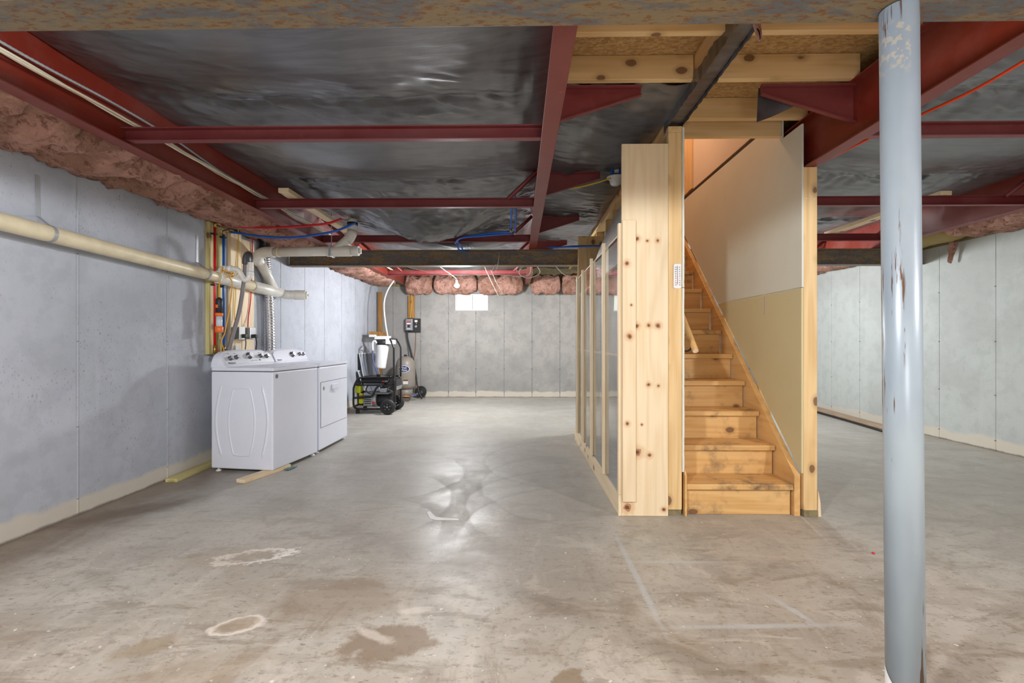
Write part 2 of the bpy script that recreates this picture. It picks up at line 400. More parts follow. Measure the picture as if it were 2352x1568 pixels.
# ------------------------------------------------------------------ mesh helpers
class MB:
    def __init__(s): s.v, s.f, s.sm = [], [], []

    def add(s, vs_, fs, smooth=False):
        o = len(s.v); s.v += [Vector(v) for v in vs_]
        for f in fs: s.f.append([i + o for i in f]); s.sm.append(smooth)
        return s

    def box(s, x0, x1, y0, y1, z0, z1, mx=None):
        vs_ = [Vector(v) for v in ((x0, y0, z0), (x1, y0, z0), (x1, y1, z0), (x0, y1, z0), (x0, y0, z1), (x1, y0, z1), (x1, y1, z1), (x0, y1, z1))]
        if mx: vs_ = [mx @ v for v in vs_]
        return s.add(vs_, [(0, 3, 2, 1), (4, 5, 6, 7), (0, 1, 5, 4), (1, 2, 6, 5), (2, 3, 7, 6), (3, 0, 4, 7)])

    def prism(s, poly, axis, a, b, smooth=False):
        """polygon of (u,v) swept along axis from a to b; X: (y,z)  Y: (x,z)  Z: (x,y)"""
        def P(u, v, w): return {'X': (w, u, v), 'Y': (u, w, v), 'Z': (u, v, w)}[axis]
        n = len(poly); vs_ = [P(u, v, a) for u, v in poly] + [P(u, v, b) for u, v in poly]
        s.add(vs_, [tuple(range(n))[::-1], tuple(range(n, 2 * n))])
        o = len(s.v) - 2 * n
        for i in range(n):
            j = (i + 1) % n; s.f.append([o + i, o + j, o + n + j, o + n + i]); s.sm.append(smooth)
        return s

    def tube(s, pts, r, seg=10, caps=True):
        pts = [Vector(p) for p in pts]; n = len(pts); o = len(s.v); up = None
        rr = r if isinstance(r, (list, tuple)) else [r] * n
        for i, p in enumerate(pts):
            d = (pts[min(i + 1, n - 1)] - pts[max(i - 1, 0)]).normalized()
            if up is None:
                up = Vector((0, 0, 1)) if abs(d.z) < .9 else Vector((1, 0, 0))
            a = d.cross(up).normalized(); up = a.cross(d).normalized()
            for k in range(seg):
                t = 2 * pi * k / seg; s.v.append(p + (a * cos(t) + up * sin(t)) * rr[i])
        for i in range(n - 1):
            for k in range(seg):
                l = (k + 1) % seg
                s.f.append([o + i * seg + k, o + i * seg + l, o + (i + 1) * seg + l, o + (i + 1) * seg + k]); s.sm.append(True)
        if caps:
            s.f.append([o + k for k in range(seg)][::-1]); s.sm.append(False)
            s.f.append([o + (n - 1) * seg + k for k in range(seg)]); s.sm.append(False)
        return s

    def lathe(s, prof, seg=24, mx=None, smooth=True):
        """profile of (r,z) about Z"""
        o = len(s.v); mx = mx or Matrix()
        for r, z in prof:
            for k in range(seg): s.v.append(mx @ Vector((r * cos(2 * pi * k / seg), r * sin(2 * pi * k / seg), z)))
        for i in range(len(prof) - 1):
            for k in range(seg):
                l = (k + 1) % seg
                s.f.append([o + i * seg + k, o + i * seg + l, o + (i + 1) * seg + l, o + (i + 1) * seg + k]); s.sm.append(smooth)
        s.f.append([o + k for k in range(seg)][::-1]); s.sm.append(False)
        e = o + (len(prof) - 1) * seg; s.f.append([e + k for k in range(seg)]); s.sm.append(False)
        return s

    def grid(s, nx, ny, fn, smooth=True):
        o = len(s.v)
        for j in range(ny + 1):
            for i in range(nx + 1): s.v.append(Vector(fn(i / nx, j / ny)))
        for j in range(ny):
            for i in range(nx):
                a = o + j * (nx + 1) + i; s.f.append([a, a + 1, a + nx + 2, a + nx + 1]); s.sm.append(smooth)
        return s

    def build(s, name, m, parent=None, bev=0., seg=2):
        mats = m if isinstance(m, list) else [m]
        root = Vector((0, 0, 0)); p = parent
        while p is not None: root = root + p.location; p = p.parent
        vs_ = [v - root for v in s.v]; loc = Vector((0, 0, 0))
        if parent is None:
            lo = Vector([min(v[i] for v in vs_) for i in range(3)]); hi = Vector([max(v[i] for v in vs_) for i in range(3)])
            loc = Vector(((lo.x + hi.x) / 2, (lo.y + hi.y) / 2, lo.z))
            if name.split('_')[0] in ('wall', 'floor', 'ceiling'): loc = Vector((0, 0, 0))
            vs_ = [v - loc for v in vs_]
        me = bpy.data.meshes.new(name); me.from_pydata(vs_, [], s.f); me.update()
        me.polygons.foreach_set('use_smooth', s.sm)
        for x in mats: me.materials.append(M[x] if isinstance(x, str) else x)
        o = bpy.data.objects.new(name, me); COL.objects.link(o); o.parent = parent; o.location = loc
        if bev:
            b = o.modifiers.new('edge', 'BEVEL'); b.width = bev; b.segments = seg; b.limit_method = 'ANGLE'; b.angle_limit = R(40)
        return o


def tag(o, label, cat, group=None, kind=None):
    o['label'] = label; o['category'] = cat
    if group: o['group'] = group
    o['kind'] = kind or 'thing'
    return o


def thing(name, label, cat, loc=(0, 0, 0), group=None):
    o = bpy.data.objects.new(name, None); COL.objects.link(o); o.location = loc; o.empty_display_size = .1
    return tag(o, label, cat, group)


def struct(o): o['kind'] = 'structure'; return o


def kids(o): return [c for c in bpy.data.objects if c.parent == o]


def dup(o, parent=None, loc=None):
    c = o.copy(); COL.objects.link(c); c.parent = parent
    if loc is not None: c.location = loc
    for k in kids(o): dup(k, c)
    return c


def box(name, m, x0, x1, y0, y1, z0, z1, parent=None, bev=.002, mx=None):
    return MB().box(x0, x1, y0, y1, z0, z1, mx).build(name, m, parent, bev)


def spl(pts, n=8):
    """Catmull-Rom through the points"""
    P = [Vector(p) for p in pts]; P = [P[0] * 2 - P[1]] + P + [P[-1] * 2 - P[-2]]; out = []
    for i in range(1, len(P) - 2):
        a, b, c, d = P[i - 1:i + 3]
        for k in range(n):
            t = k / n
            out.append(.5 * ((2 * b) + (c - a) * t + (2 * a - 5 * b + 4 * c - d) * t * t + (3 * b - a - 3 * c + d) * t ** 3))
    return out + [P[-2]]


def rod(name, m, pts, r, parent=None, seg=10, n=0):
    return MB().tube(spl(pts, n) if n else pts, r, seg).build(name, m, parent)


def text(name, body, size, loc, rot, m, parent, ext=.0006, align='CENTER'):
    cu = bpy.data.curves.new(name, 'FONT'); cu.body = body; cu.size = size; cu.extrude = ext; cu.align_x = align; cu.align_y = 'CENTER'
    cu.resolution_u = 2
    tmp = bpy.data.objects.new('tmp', cu); me = bpy.data.meshes.new_from_object(tmp); bpy.data.objects.remove(tmp)
    me.materials.clear(); me.materials.append(M[m]); o = bpy.data.objects.new(name, me); COL.objects.link(o); o.parent = parent
    root = Vector((0, 0, 0)); p = parent
    while p is not None: root = root + p.location; p = p.parent
    o.location = Vector(loc) - root; o.rotation_euler = rot
    return o


# ------------------------------------------------------------------ the setting
XL, XR, YB, YF, ZT, ZS = -2.92, 5.0, 9.5, -2.6, 2.28, 2.77
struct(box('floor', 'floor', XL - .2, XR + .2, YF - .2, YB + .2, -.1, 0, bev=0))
wl = struct(box('wall_left', 'wall_left', XL - .2, XL, YF, YB, 0, ZT, bev=0))
wr = struct(box('wall_right', 'wall_right', XR, XR + .2, YF, YB, 0, ZT, bev=0))
struct(box('wall_front', 'wall_front', XL - .2, XR + .2, YF - .2, YF, 0, ZS, bev=0))
wx0, wx1, wz0, wz1 = -1.325, -.64, 1.79, 2.135
b = MB()
b.box(XL - .2, wx0, YB, YB + .2, 0, ZT).box(wx1, XR + .2, YB, YB + .2, 0, ZT).box(wx0, wx1, YB, YB + .2, 0, wz0).box(wx0, wx1, YB, YB + .2, wz1, ZT)
wb = struct(b.build('wall_back', 'wall_back'))
for i, (x0, x1, y0, y1) in enumerate(((XL - .2, XL - .002, YF, YB + .2), (XR + .002, XR + .2, YF, YB + .2), (XL, XR, YB + .002, YB + .2)), 1):
    struct(box('trim_%d' % i, 'plate', x0, x1, y0, y1, ZT, ZS, bev=0))
OX0, OX1, OY0, OY1 = 1.075, 1.87, 3.325, 6.0
b = MB().box(XL - .2, XR + .2, YF - .2, OY0, ZS, ZS + .02).box(XL - .2, XR + .2, OY1, YB + .2, ZS, ZS + .02)
b.box(XL - .2, OX0, OY0, OY1, ZS, ZS + .02).box(OX1, XR + .2, OY0, OY1, ZS, ZS + .02)
struct(b.build('ceiling', 'osb'))
struct(box('wall_upstairs_right', 'dryup', OX1, OX1 + .1, OY0 - .6, OY1 + .1, ZS + .021, 4.9, bev=0))
struct(box('wall_upstairs_left', 'dryup', OX0 - .1, OX0, OY0 - .6, OY1 + .1, ZS + .021, 4.9, bev=0))
struct(box('wall_upstairs_back', 'dryup', OX0, OX1, OY1, OY1 + .1, ZS + .021, 4.9, bev=0))
struct(box('wall_upstairs_front', 'dryup', OX0, OX1, OY0 - .6, OY0 - .5, ZS + .021, 4.9, bev=0))
struct(box('ceiling_upstairs', 'dryup', OX0 - .1, OX1 + .1, OY0 - .6, OY1 + .1, 4.9, 5.0, bev=0))
dt = tag(box('door_trim', 'oldZ', OX1 - .019, OX1 - .001, 4.98, 5.08, ZS + .022, 4.85), 'orange-lit vertical wooden door trim at the head of the stairs', 'trim')
box('door_jamb', 'oldZ', OX1 - .012, OX1 - .001, 5.08, 5.6, ZS + .022, 4.85, dt)

# form seams and tie marks cast into the walls
tie_me = MB().lathe([(.018, 0), (.015, .004), (.006, .006)], 8)


def seam(wall, axis, c, z1=ZT - .01, m='wall_left'):
    w = .005
    if axis == 'L': box('form_seam', m, XL, XL + .004, c - w, c + w, 0.002, z1, wall, .001)
    if axis == 'R': box('form_seam', m, XR - .004, XR, c - w, c + w, 0.002, z1, wall, .001)
    if axis == 'B': box('form_seam', 'greybox', c - w, c + w, YB - .003, YB, 0.002, z1, wall, .001)
    for z in (.11, .585, 1.15, 1.73):
        if z > z1: continue
        mx = {'L': Matrix.Translation((XL, c, z)) @ Matrix.Rotation(pi / 2, 4, 'Y'),
              'R': Matrix.Translation((XR, c, z)) @ Matrix.Rotation(-pi / 2, 4, 'Y'),
              'B': Matrix.Translation((c, YB, z)) @ Matrix.Rotation(pi / 2, 4, 'X')}[axis]
        q = {'L': .007, 'R': .010, 'B': .013}[axis]; MB().lathe([(q, -.001), (q * .9, .003), (q * .3, .005)], 8, mx).build('tie_mark', 'tie', wall)


for y in (1.9, 2.42, 3.01, 3.79, 4.4, 5.02, 5.616, 6.25, 6.88, 7.56, 8.2, 8.8): seam(wl, 'L', y)
for y in (3.6, 4.29, 4.92, 5.57, 6.22, 6.85, 7.46, 8.1, 8.7): seam(wr, 'R', y, m='wall_right')
for x in (-2.6, -2.03, -1.455, -.888, -.305, .269, .841, 1.45, 2.3, 2.9, 3.5, 4.1, 4.7): seam(wb, 'B', x, 1.78 if x == -.888 else ZT - .01)

# basement window
wn = bpy.data.objects.new('window_1', None); COL.objects.link(wn); wn.location = ((wx0 + wx1) / 2, YB + .1, wz0); struct(wn)
b = MB()
b.box(wx0, wx1, YB + .06, YB + .13, wz0, wz0 + .02).box(wx0, wx1, YB + .06, YB + .13, wz1 - .02, wz1)
b.box(wx0, wx0 + .025, YB + .06, YB + .13, wz0 + .02, wz1 - .02).box(wx1 - .022, wx1, YB + .06, YB + .13, wz0 + .02, wz1 - .02)
b.build('window_frame', 'white_plastic', wn, .003)
xm = -.975
box('mullion', 'alu', xm - .012, xm + .012, YB + .055, YB + .125, wz0 + .02, wz1 - .02, wn)
box('pane', 'glass', wx0 + .025, xm - .012, YB + .09, YB + .094, wz0 + .02, wz1 - .02, wn, 0)
box('pane', 'glass', xm + .012, wx1 - .022, YB + .09, YB + .094, wz0 + .02, wz1 - .02, wn, 0)


# ------------------------------------------------------------------ steel frame
def ibeam(axis, c, half, z0, z1, a, b_, tw=.006, tf=.011):
    lip = [(-half, z0), (half, z0), (half, z0 + tf), (tw, z0 + tf), (tw, z1 - tf), (half, z1 - tf), (half, z1), (-half, z1), (-half, z1 - tf), (-tw, z1 - tf), (-tw, z0 + tf), (-half, z0 + tf)]
    return MB().prism([(c + u, v) for u, v in lip], axis, a, b_)


tag(ibeam('X', 1.327, .066, 2.10, 2.298, XL + .005, XR - .005).build('steel_girder', 'rust', None, .003), 'rusty grey steel girder crossing overhead just above the round post', 'beam')
gd = tag(ibeam('X', 5.82, .066, 2.10, 2.298, XL + .005, XR - .005).build('steel_girder', 'rust', None, .003), 'dark rusty steel girder spanning the room behind the clothes washer', 'beam')

CY = [2.68, 4.03, 5.42, 6.77, 8.12, 9.36]
ZB, ZU = 2.30, 2.63


def outrigger(parent, x, sgn, y, ln=.53):
    b = MB()
    b.prism([(x, 2.40), (x + sgn * ln, 2.565), (x + sgn * ln, 2.622), (x, 2.622)][::sgn], 'Y', y - .002, y + .003)
    b.prism([(x, 2.607), (x + sgn * ln, 2.607), (x + sgn * ln, 2.622), (x, 2.622)][::sgn], 'Y', y - .025, y)
    b.prism([(x, 2.40), (x + sgn * ln, 2.565), (x + sgn * ln, 2.573), (x, 2.409)][::sgn], 'Y', y - .022, y)
    return b.build('outrigger', 'redx', parent)


def brace(parent, x, sgn, y):
    return MB().tube([(x + sgn * .26, y, 2.385), (x + sgn * .012, y - .05, 2.60)], .02, 4).build('knee_brace', 'redx', parent)


beams = []
for x, lab in ((-2.325, 'red steel floor beam nearest the left wall with cables along its web'), (.17, 'long red steel floor beam running down the middle of the ceiling'),
               (1.925, 'red steel floor beam ending above the stairway stud'), (4.41, 'red steel floor beam close to the right wall')):
    t = thing('floor_beam', lab, 'beam', (x, 4, ZB), 'red floor beams')
    ibeam('Y', x, .045, ZB, ZU, -1.5, 9.3, .004, .009).build('i_beam', 'red', t, .002)
    beams.append(t)
for y in CY[:5]:
    outrigger(beams[1], .175, 1, y)
    if y > 5: brace(beams[0], -2.32, 1, y - .03)
    if y > 3: brace(beams[1], .165, -1, y - .03); brace(beams[3], 4.405, -1, y - .03)
MB().grid(8, 6, lambda u, v: (1.385 + .24 * u, CY[0] + .012 + .03 * sin(u * 3) + .02 * v, 2.618 - .19 * v * (1 - .55 * u))).build('plastic_flap', 'liner', beams[2])
outrigger(beams[2], 1.92, -1, CY[0])
for y in CY[:5]: outrigger(beams[3], 4.415, 1, y, .5)


def channel(x0, x1, y, lab, grp):
    z0, z1 = 2.318, 2.398
    poly = [(y - .03, z0), (y + .012, z0), (y + .012, z1), (y - .03, z1), (y - .03, z1 - .007), (y + .006, z1 - .007), (y + .006, z0 + .007), (y - .03, z0 + .007)]
    return tag(MB().prism(poly, 'X', x0, x1).build('cross_member', 'redx', None, .0015), lab, 'crossbar', grp)


nm = ['first', 'second', 'third', 'fourth', 'fifth', 'sixth']
for i, y in enumerate(CY):
    channel(-2.32, .165, y, 'red steel cross channel in the left bay, %s from the near girder' % nm[i], 'left bay cross channels')
for i, y in enumerate(CY[:5]):
    channel(1.93, 4.405, y, 'red steel cross channel right of the stairs, %s from the near girder' % nm[i], 'right bay cross channels')


# ------------------------------------------------------------------ black liner, wrinkled and sagging between the cross channels
def bumpf(t): return max(0, sin(pi * min(1, max(0, t)))) ** .65


def liner(name, lab, x0, x1, y0, y1, z, sag, extra=None, dx=.03, dy=.022):
    ys = [1.30 - .03] + CY + [10.8]
    nx, ny = int((x1 - x0) / dx), int((y1 - y0) / dy)

    def fn(u, v):
        x, y = x0 + u * (x1 - x0), y0 + v * (y1 - y0)
        k = max(i for i in range(len(ys) - 1) if ys[i] <= max(y, ys[0]))
        w = (y - ys[k]) / (ys[k + 1] - ys[k])
        zz = z - sag * bumpf(u) * (.35 + .65 * bumpf(w))
        e = math.exp(-min(u, 1 - u) * (x1 - x0) / .25) + math.exp(-min(abs(w), abs(1 - w)) * 1.35 / .18)
        q = noise.noise((x * 3.5 + y * 2, y * 16 - x * 7, 3.1)); q2 = noise.noise((x * 15, y * 3 + x * 4, 9.7))
        zz += (.030 * (1 - abs(q) * 2) * min(1, e) * bumpf(u * 1.02) + .014 * q2 * min(1, e)) * .9 + .02 * noise.noise((x * 1.3, y * 1.7, 5)) * bumpf(u)
        if extra: zz += extra(x, y, u, w)
        return (x, y, zz)
    return tag(MB().grid(nx, ny, fn).build(name, 'liner'), lab, 'liner')


def crumple(x, y, u, w):
    g = math.exp(-((x + .95) / .62) ** 2) * math.exp(-((y - 4.98) / .34) ** 2)
    a = 1 - 2 * abs(noise.noise((x * 7, y * 7, 1))); b_ = 1 - 2 * abs(noise.noise((x * 17 + 3, y * 17, 2)))
    c = -.24 * g * (1 + .18 * a) + (.025 * a + .014 * b_) * min(1, 1.6 * math.exp(-((x + .7) / 1.1) ** 2 - ((y - 4.9) / .55) ** 2))
    g2 = math.exp(-((x + .75) / .7) ** 2) * math.exp(-((y - 6.05) / .45) ** 2)
    return c - .16 * g2


liner('ceiling_liner', 'black plastic liner sagging between the red beams above the washer', -2.318, .163, .2, 9.3, 2.615, .15, crumple)
liner('ceiling_liner', 'black plastic liner strip left of the stairway under the floor joists', .178, .985, 2.66, 9.3, 2.628, .035)
liner('ceiling_liner', 'black plastic liner overhead to the right of the stairs', 1.98, 4.40, .2, 9.3, 2.612, .09)
liner('ceiling_liner', 'narrow black liner above the insulation along the left wall', XL, -2.335, .2, 9.3, 2.628, .0, dx=.1, dy=.1)
liner('ceiling_liner', 'narrow black liner above the insulation along the right wall', 4.42, XR, .2, 9.3, 2.628, .0, dx=.1, dy=.1)

# ------------------------------------------------------------------ round post
t = thing('support_post', 'round pale grey steel post standing nearest the camera under the girder', 'post', (1.105, 1.335, 0))
t.rotation_euler = (0, R(-.55), 0)
MB().lathe([(.0455, .012), (.0455, 2.0975)], 40, Matrix.Translation((1.105, 1.335, 0))).build('post_shaft', 'post', t)
b = MB().box(1.03, 1.18, 1.26, 1.41, .001, .012); b.build('base_plate', 'paint', t, .002)
MB().grid(8, 4, lambda u, v: (1.105 + .0461 * cos(R(150 + 45 * u)), 1.335 + .0461 * sin(R(150 + 45 * u)), .03 + (.15 + .04 * (1 - u)) * v)).build('white_patch', 'paint', t)


# ------------------------------------------------------------------ pink insulation
def batt(lab, p0, p1, ry, rz, seed, grp, amp=.05, m='pink', tiltz=0., nu=None, lim=None):
    p0, p1 = Vector(p0), Vector(p1); L = (p1 - p0).length; d = (p1 - p0).normalized(); side = d.cross(Vector((0, 0, 1))).normalized()
    nu = nu or int(L / .022); nv = 44

    def fn(u, v):
        t = 2 * pi * v; e = (1 - abs(2 * u - 1) ** 6) ** .5
        c = p0 + (p1 - p0) * u
        q = c + (side * cos(t) * ry + Vector((0, 0, sin(t) * rz - cos(t) * tiltz))) * (.25 + .75 * e)
        s = Vector((q.x * 1., q.y * 1., q.z * 1.)) + Vector((seed * 7.3, 0, seed))
        n = 0; f = 4.6; a = 1.
        for o in range(4):
            n += a * (1 - 2.2 * abs(noise.noise(s * f))); f *= 2.1; a *= .52
        out = (q - c); out = out.normalized() if out.length > 1e-5 else Vector((0, 0, 1))
        q = q + out * n * amp * .55
        if lim:
            q.x = min(max(q.x, lim[0]), lim[1])
            if q.z < 2.285: q.z = 2.285 + (q.z - 2.285) * (.75 if seed < 4 else .4)
        return q
    return tag(MB().grid(nu, nv, fn).build('insulation_batt', m), lab, 'insulation', grp)


ys = [.3, 1.55, 2.9, 3.75, 4.5, 5.7, 6.9, 8.0, 9.1]
wl_lab = ['behind the near girder', 'at the upper left corner, most lumpy', 'above the middle of the cream pipe', 'just before the treated boards', 'above the washer pipe boards',
          'beyond the black duct sleeve', 'beyond the far girder', 'nearest the back corner']
for i in range(8):
    batt('pink fibreglass batt on top of the left wall, ' + wl_lab[i], (-2.64, ys[i] - .05, 2.40), (-2.64, ys[i + 1] + .05, 2.40), .25, .10, i + 1, 'left wall insulation', .17, 'pink', -.045, lim=(XL + .003, -2.335))
bx = [(-2.3, -1.75), (-1.72, -.85), (-.83, .08), (.24, .83), (.86, 1.5), (1.55, 2.6), (2.62, 3.6), (3.62, 4.35)]
bl = ['in the left corner', 'left of the lit bulb', 'over the basement window', 'right of the middle red beam', 'beside the acrylic panel', 'hidden by the stairs', 'seen right of the stairs', 'in the right corner']
for i, (a, c) in enumerate(bx):
    batt('pink insulation roll on top of the back wall, ' + bl[i], (a, YB - .165, 2.30), (c, YB - .165, 2.30), .10, .15, 20 + i, 'back wall insulation', .075)
ry_ = [(2.3, 3.6), (3.62, 5.0), (6.3, 7.5), (7.5, 8.7)]
rl = ['nearest the camera', 'hanging ragged at the picture edge', 'just beyond the far girder', 'deepest in the room']
for i, (a, c) in enumerate(ry_):
    batt('pink insulation on top of the right wall, ' + rl[i], (4.73, a, 2.40), (4.73, c, 2.40), .255, .10, 40 + i, 'right wall insulation', .16, 'pink', .045, lim=(4.425, XR - .003))
batt('yellowish kraft-faced insulation roll on the right wall above the far girder end', (4.78, 5.02, 2.38), (4.78, 6.25, 2.38), .22, .10, 47, None, .02, 'yellowfac')
batt('small torn pink insulation tuft hanging on the right wall', (4.93, 5.3, 2.30), (4.93, 5.36, 2.06), .035, .03, 52, None, .03, nu=20)
batt('torn pink insulation tuft hanging from the joist by the near girder', (1.01, 2.02, 2.72), (1.03, 2.0, 2.47), .045, .03, 55, None, .02, nu=24)

# ------------------------------------------------------------------ floor joists and stairway framing
for i, (x0, x1, y, z0, lab) in enumerate(((.2, .985, 2.214, 2.63, 'yellow floor joist left of the black-edged rim, nearest the girder'), (.2, .985, 2.618, 2.63, 'yellow floor joist left of the rim, second from the girder'),
                                          (1.075, 1.915, 2.214, 2.63, 'yellow floor joist right of the rim, nearest the girder'), (1.075, 1.915, 2.618, 2.63, 'yellow floor joist above the red bracket right of the rim'),
                                          (1.075, 1.915, 3.085, 2.63, 'yellow floor joist just in front of the stairway header'))):
    tag(box('floor_joist', 'oldX', x0, x1, y, y + .038, z0, ZS - .002), lab, 'joist', 'floor joists')
t = thing('rim_joist', 'rim joist running back to the stairs with torn black plastic stapled along it', 'joist', (1.03, 4, 2.6))
box('rim_board', 'oldY', .99, 1.028, 1.2, 9.3, 2.60, ZS - .002, t)
box('rim_board', 'oldY', 1.032, 1.07, 1.2, 3.1, 2.60, ZS - .002, t)
b = MB()
for x, sg in ((.988, -1), (1.072, 1)):
    def fn(u, v, x=x, sg=sg):
        y = 1.25 + 1.9 * u; z = 2.58 + .085 * v * (1 + .5 * noise.noise((y * 9, x * 5, 1))) - .012
        return (x + sg * (.004 + .012 * abs(noise.noise((y * 14, v * 4, x)))), y, z)
    b.grid(120, 4, fn)
b.grid(120, 4, lambda u, v: (.985 + .09 * v + .004 * noise.noise((u * 40, v * 3, 7)), 1.25 + 1.9 * u, 2.592 - .012 * abs(noise.noise((u * 60, v * 2, 2)))))
b.build('plastic_strip', 'liner', t)
tag(box('stair_header', 'oldX', 1.09, 1.853, 3.285, 3.323, 2.598, ZS - .002), 'wooden header across the top of the stair opening', 'header')

# left stair wall
t = thing('stair_wall', 'framed stud wall on the left of the stairs with raw drywall edge', 'wall', (1.03, 3.06, 0))
box('bottom_plate', 'plate', .985, 1.074, 3.07, 5.9, 0, .04, t)
box('stud', 'oldZ', .985, 1.074, 3.06, 3.098, .041, 2.53, t)
for y in (3.62, 4.03, 4.44, 4.85, 5.26, 5.86): box('stud', 'oldZ', .985, 1.074, y, y + .038, .041, 2.53, t)
box('top_plate', 'oldY', .985, 1.074, 3.06, 5.9, 2.531, 2.57, t)
b = MB()


def ragged_sheet(x0, x1, y0, y1, z0, z1, n, seed):
    """drywall sheet whose cut near edge is ragged"""
    m = MB(); e = [(y0 + .006 * noise.noise((z0 + (z1 - z0) * i / n * 1., seed, i * .9)), z0 + (z1 - z0) * i / n) for i in range(n + 1)]
    return m.prism(e + [(y1, z1), (y1, z0)], 'X', x0, x1)


def facepaint(o, axis_idx, sign, idx):
    for p in o.data.polygons:
        if p.normal[axis_idx] * sign > .85: p.material_index = idx


for z0, z1 in ((.29, 1.503), (1.507, 2.56)):
    o = ragged_sheet(1.0755, 1.089, 3.056, 5.9, z0, z1, 30, z0).build('drywall_sheet', ['dry', 'gyp'], t)
    facepaint(o, 1, -1, 1)

# right stair wall
t = thing('stair_wall', 'framed stud wall on the right of the stairs with tan and white drywall', 'wall', (1.9, 3.06, 0))
box('bottom_plate', 'plate', 1.869, 1.962, 3.055, 5.9, 0, .04, t)
box('stud', 'oldZ', 1.869, 1.958, 3.06, 3.098, .041, 2.296, t)
for x in (1.885, 1.94): MB().lathe([(.004, 0), (.003, .0012)], 8, Matrix.Translation((x, 3.06, 2.09)) @ Matrix.Rotation(pi / 2, 4, 'X')).build('nail', 'chrome', t)
for y in (3.62, 4.23, 4.85, 5.46, 5.86): box('stud', 'oldZ', 1.869, 1.958, y, y + .038, .041, 2.296, t)
XD = 1.855
sl = .2085 / .2165


def strz(y): return .285 + (y - 3.07) * sl


o = MB().prism([(3.06, .285), (3.06, 1.503), (3.06 + (1.503 - .275) / sl, 1.503)], 'X', XD, XD + .0125).build('drywall_sheet', ['drytan', 'gyp'], t)
o['label'] = 'tan paper-faced lower drywall sheet'; facepaint(o, 1, -1, 1)
ye = 3.06 + (ZS - .03 - .275) / sl
o = MB().prism([(3.056, 1.507), (3.056, 2.578), (3.285, 2.578), (3.285, ZS - .03), (5.9, ZS - .03), (ye, ZS - .032), (3.06 + (1.507 - .275) / sl, 1.507)], 'X', XD, XD + .0125).build('drywall_sheet', ['dry', 'gyp'], t)
o['label'] = 'whitish upper drywall sheet'; facepaint(o, 1, -1, 1)
box('subfloor_edge', 'dark', XD + .004, XD + .014, 3.326, 5.95, ZS - .028, ZS + .004, t, 0)  # dark strip painting in the shade of the recess at floor level
box('scribble', 'purple', XD - .0006, XD, 3.515, 3.521, 1.35, 1.49, t, 0)

tag(MB().prism([(1.962, .0), (1.985, .0), (1.979, .10), (1.966, .17)], 'Y', 3.06, 3.09).build('wood_shim', 'pineZ', None, .001), 'thin pale wooden shim leaning on the right stair stud', 'shim')

# stairs
t = thing('staircase', 'steep varnished wooden stairs between two framed walls', 'stairs', (1.45, 3.06, 0))
RUN, RISE = .2165, .2085
for i in range(12):
    z = RISE * (i + 1); y = 3.062 + RUN * i
    box('riser', 'stairX', 1.112, 1.80, y + .03, y + .049, z - RISE + (.001 if i == 0 else 0), z - .037, t)
    box('tread', 'tread', 1.106, 1.806, y, y + RUN + .047, z - .036, z, t, .004)
box('riser', 'stairX', 1.112, 1.80, 3.062 + RUN * 12 + .03, 3.062 + RUN * 12 + .049, RISE * 12, ZS - .01, t)
for x0, x1, yf in ((1.813, 1.852, 3.066), (1.091, 1.105, 3.05)):
    y1 = 3.066 + 12.3 * RUN
    MB().prism([(yf, 0), (yf, .27), (y1, .27 + (y1 - yf) * sl), (y1, .27 + (y1 - yf) * sl - .36), (3.40, .0)], 'X', x0, x1).build('stringer', 'stairY', t, .003)
b = MB()
t = thing('handrail', 'round wooden handrail on the left stair wall with black bracket', 'handrail', (1.19, 3.3, 1.1))
d = Vector((0, RUN, RISE)).normalized()
p = Vector((1.195, 3.14, 1.085))
MB().tube([p + d * k for k in (0, .01, .8, 1.6, 2.4, 3.2)], [.019, .021, .021, .021, .021, .021], 16).build('rail', 'stairY', t)
MB().tube([p - d * .0008, p - d * .0002], .0185, 16).build('rail_end', 'pineY', t)
for k in (.08, 1.6): rod('bracket', 'black', [p + d * k + Vector((0, 0, -.02)), p + d * k + Vector((-.03, 0, -.055)), p + d * k + Vector((-.104, 0, -.055))], .006, t, 8, 4)

# thermometer
t = thing('thermometer', 'white strip thermometer fixed to the left stair stud', 'thermometer', (1.043, 3.056, 1.50))
b = MB()
poly = [(1.018, 1.505), (1.030, 1.498), (1.056, 1.498), (1.068, 1.505), (1.068, 1.655), (1.060, 1.661), (1.026, 1.661), (1.018, 1.655)]
b.prism(poly, 'Y', 3.052, 3.0595).build('plate', 'white_plastic', t, .001)
rod('tube', 'redink', [(1.043, 3.051, 1.525), (1.043, 3.051, 1.58)], .0015, t)
rod('scale_line', 'ink', [(1.043, 3.0515, 1.58), (1.043, 3.0515, 1.648)], .0012, t)
for i, z in enumerate([1.522 + .0145 * k for k in range(9)]):
    text('number', str(120 - 20 * (8 - i)), .0105, (1.031, 3.0515, z), (pi / 2, 0, 0), 'ink', t)
    text('number', str(50 - 10 * (8 - i)), .0095, (1.056, 3.0515, z), (pi / 2, 0, 0), 'ink', t)

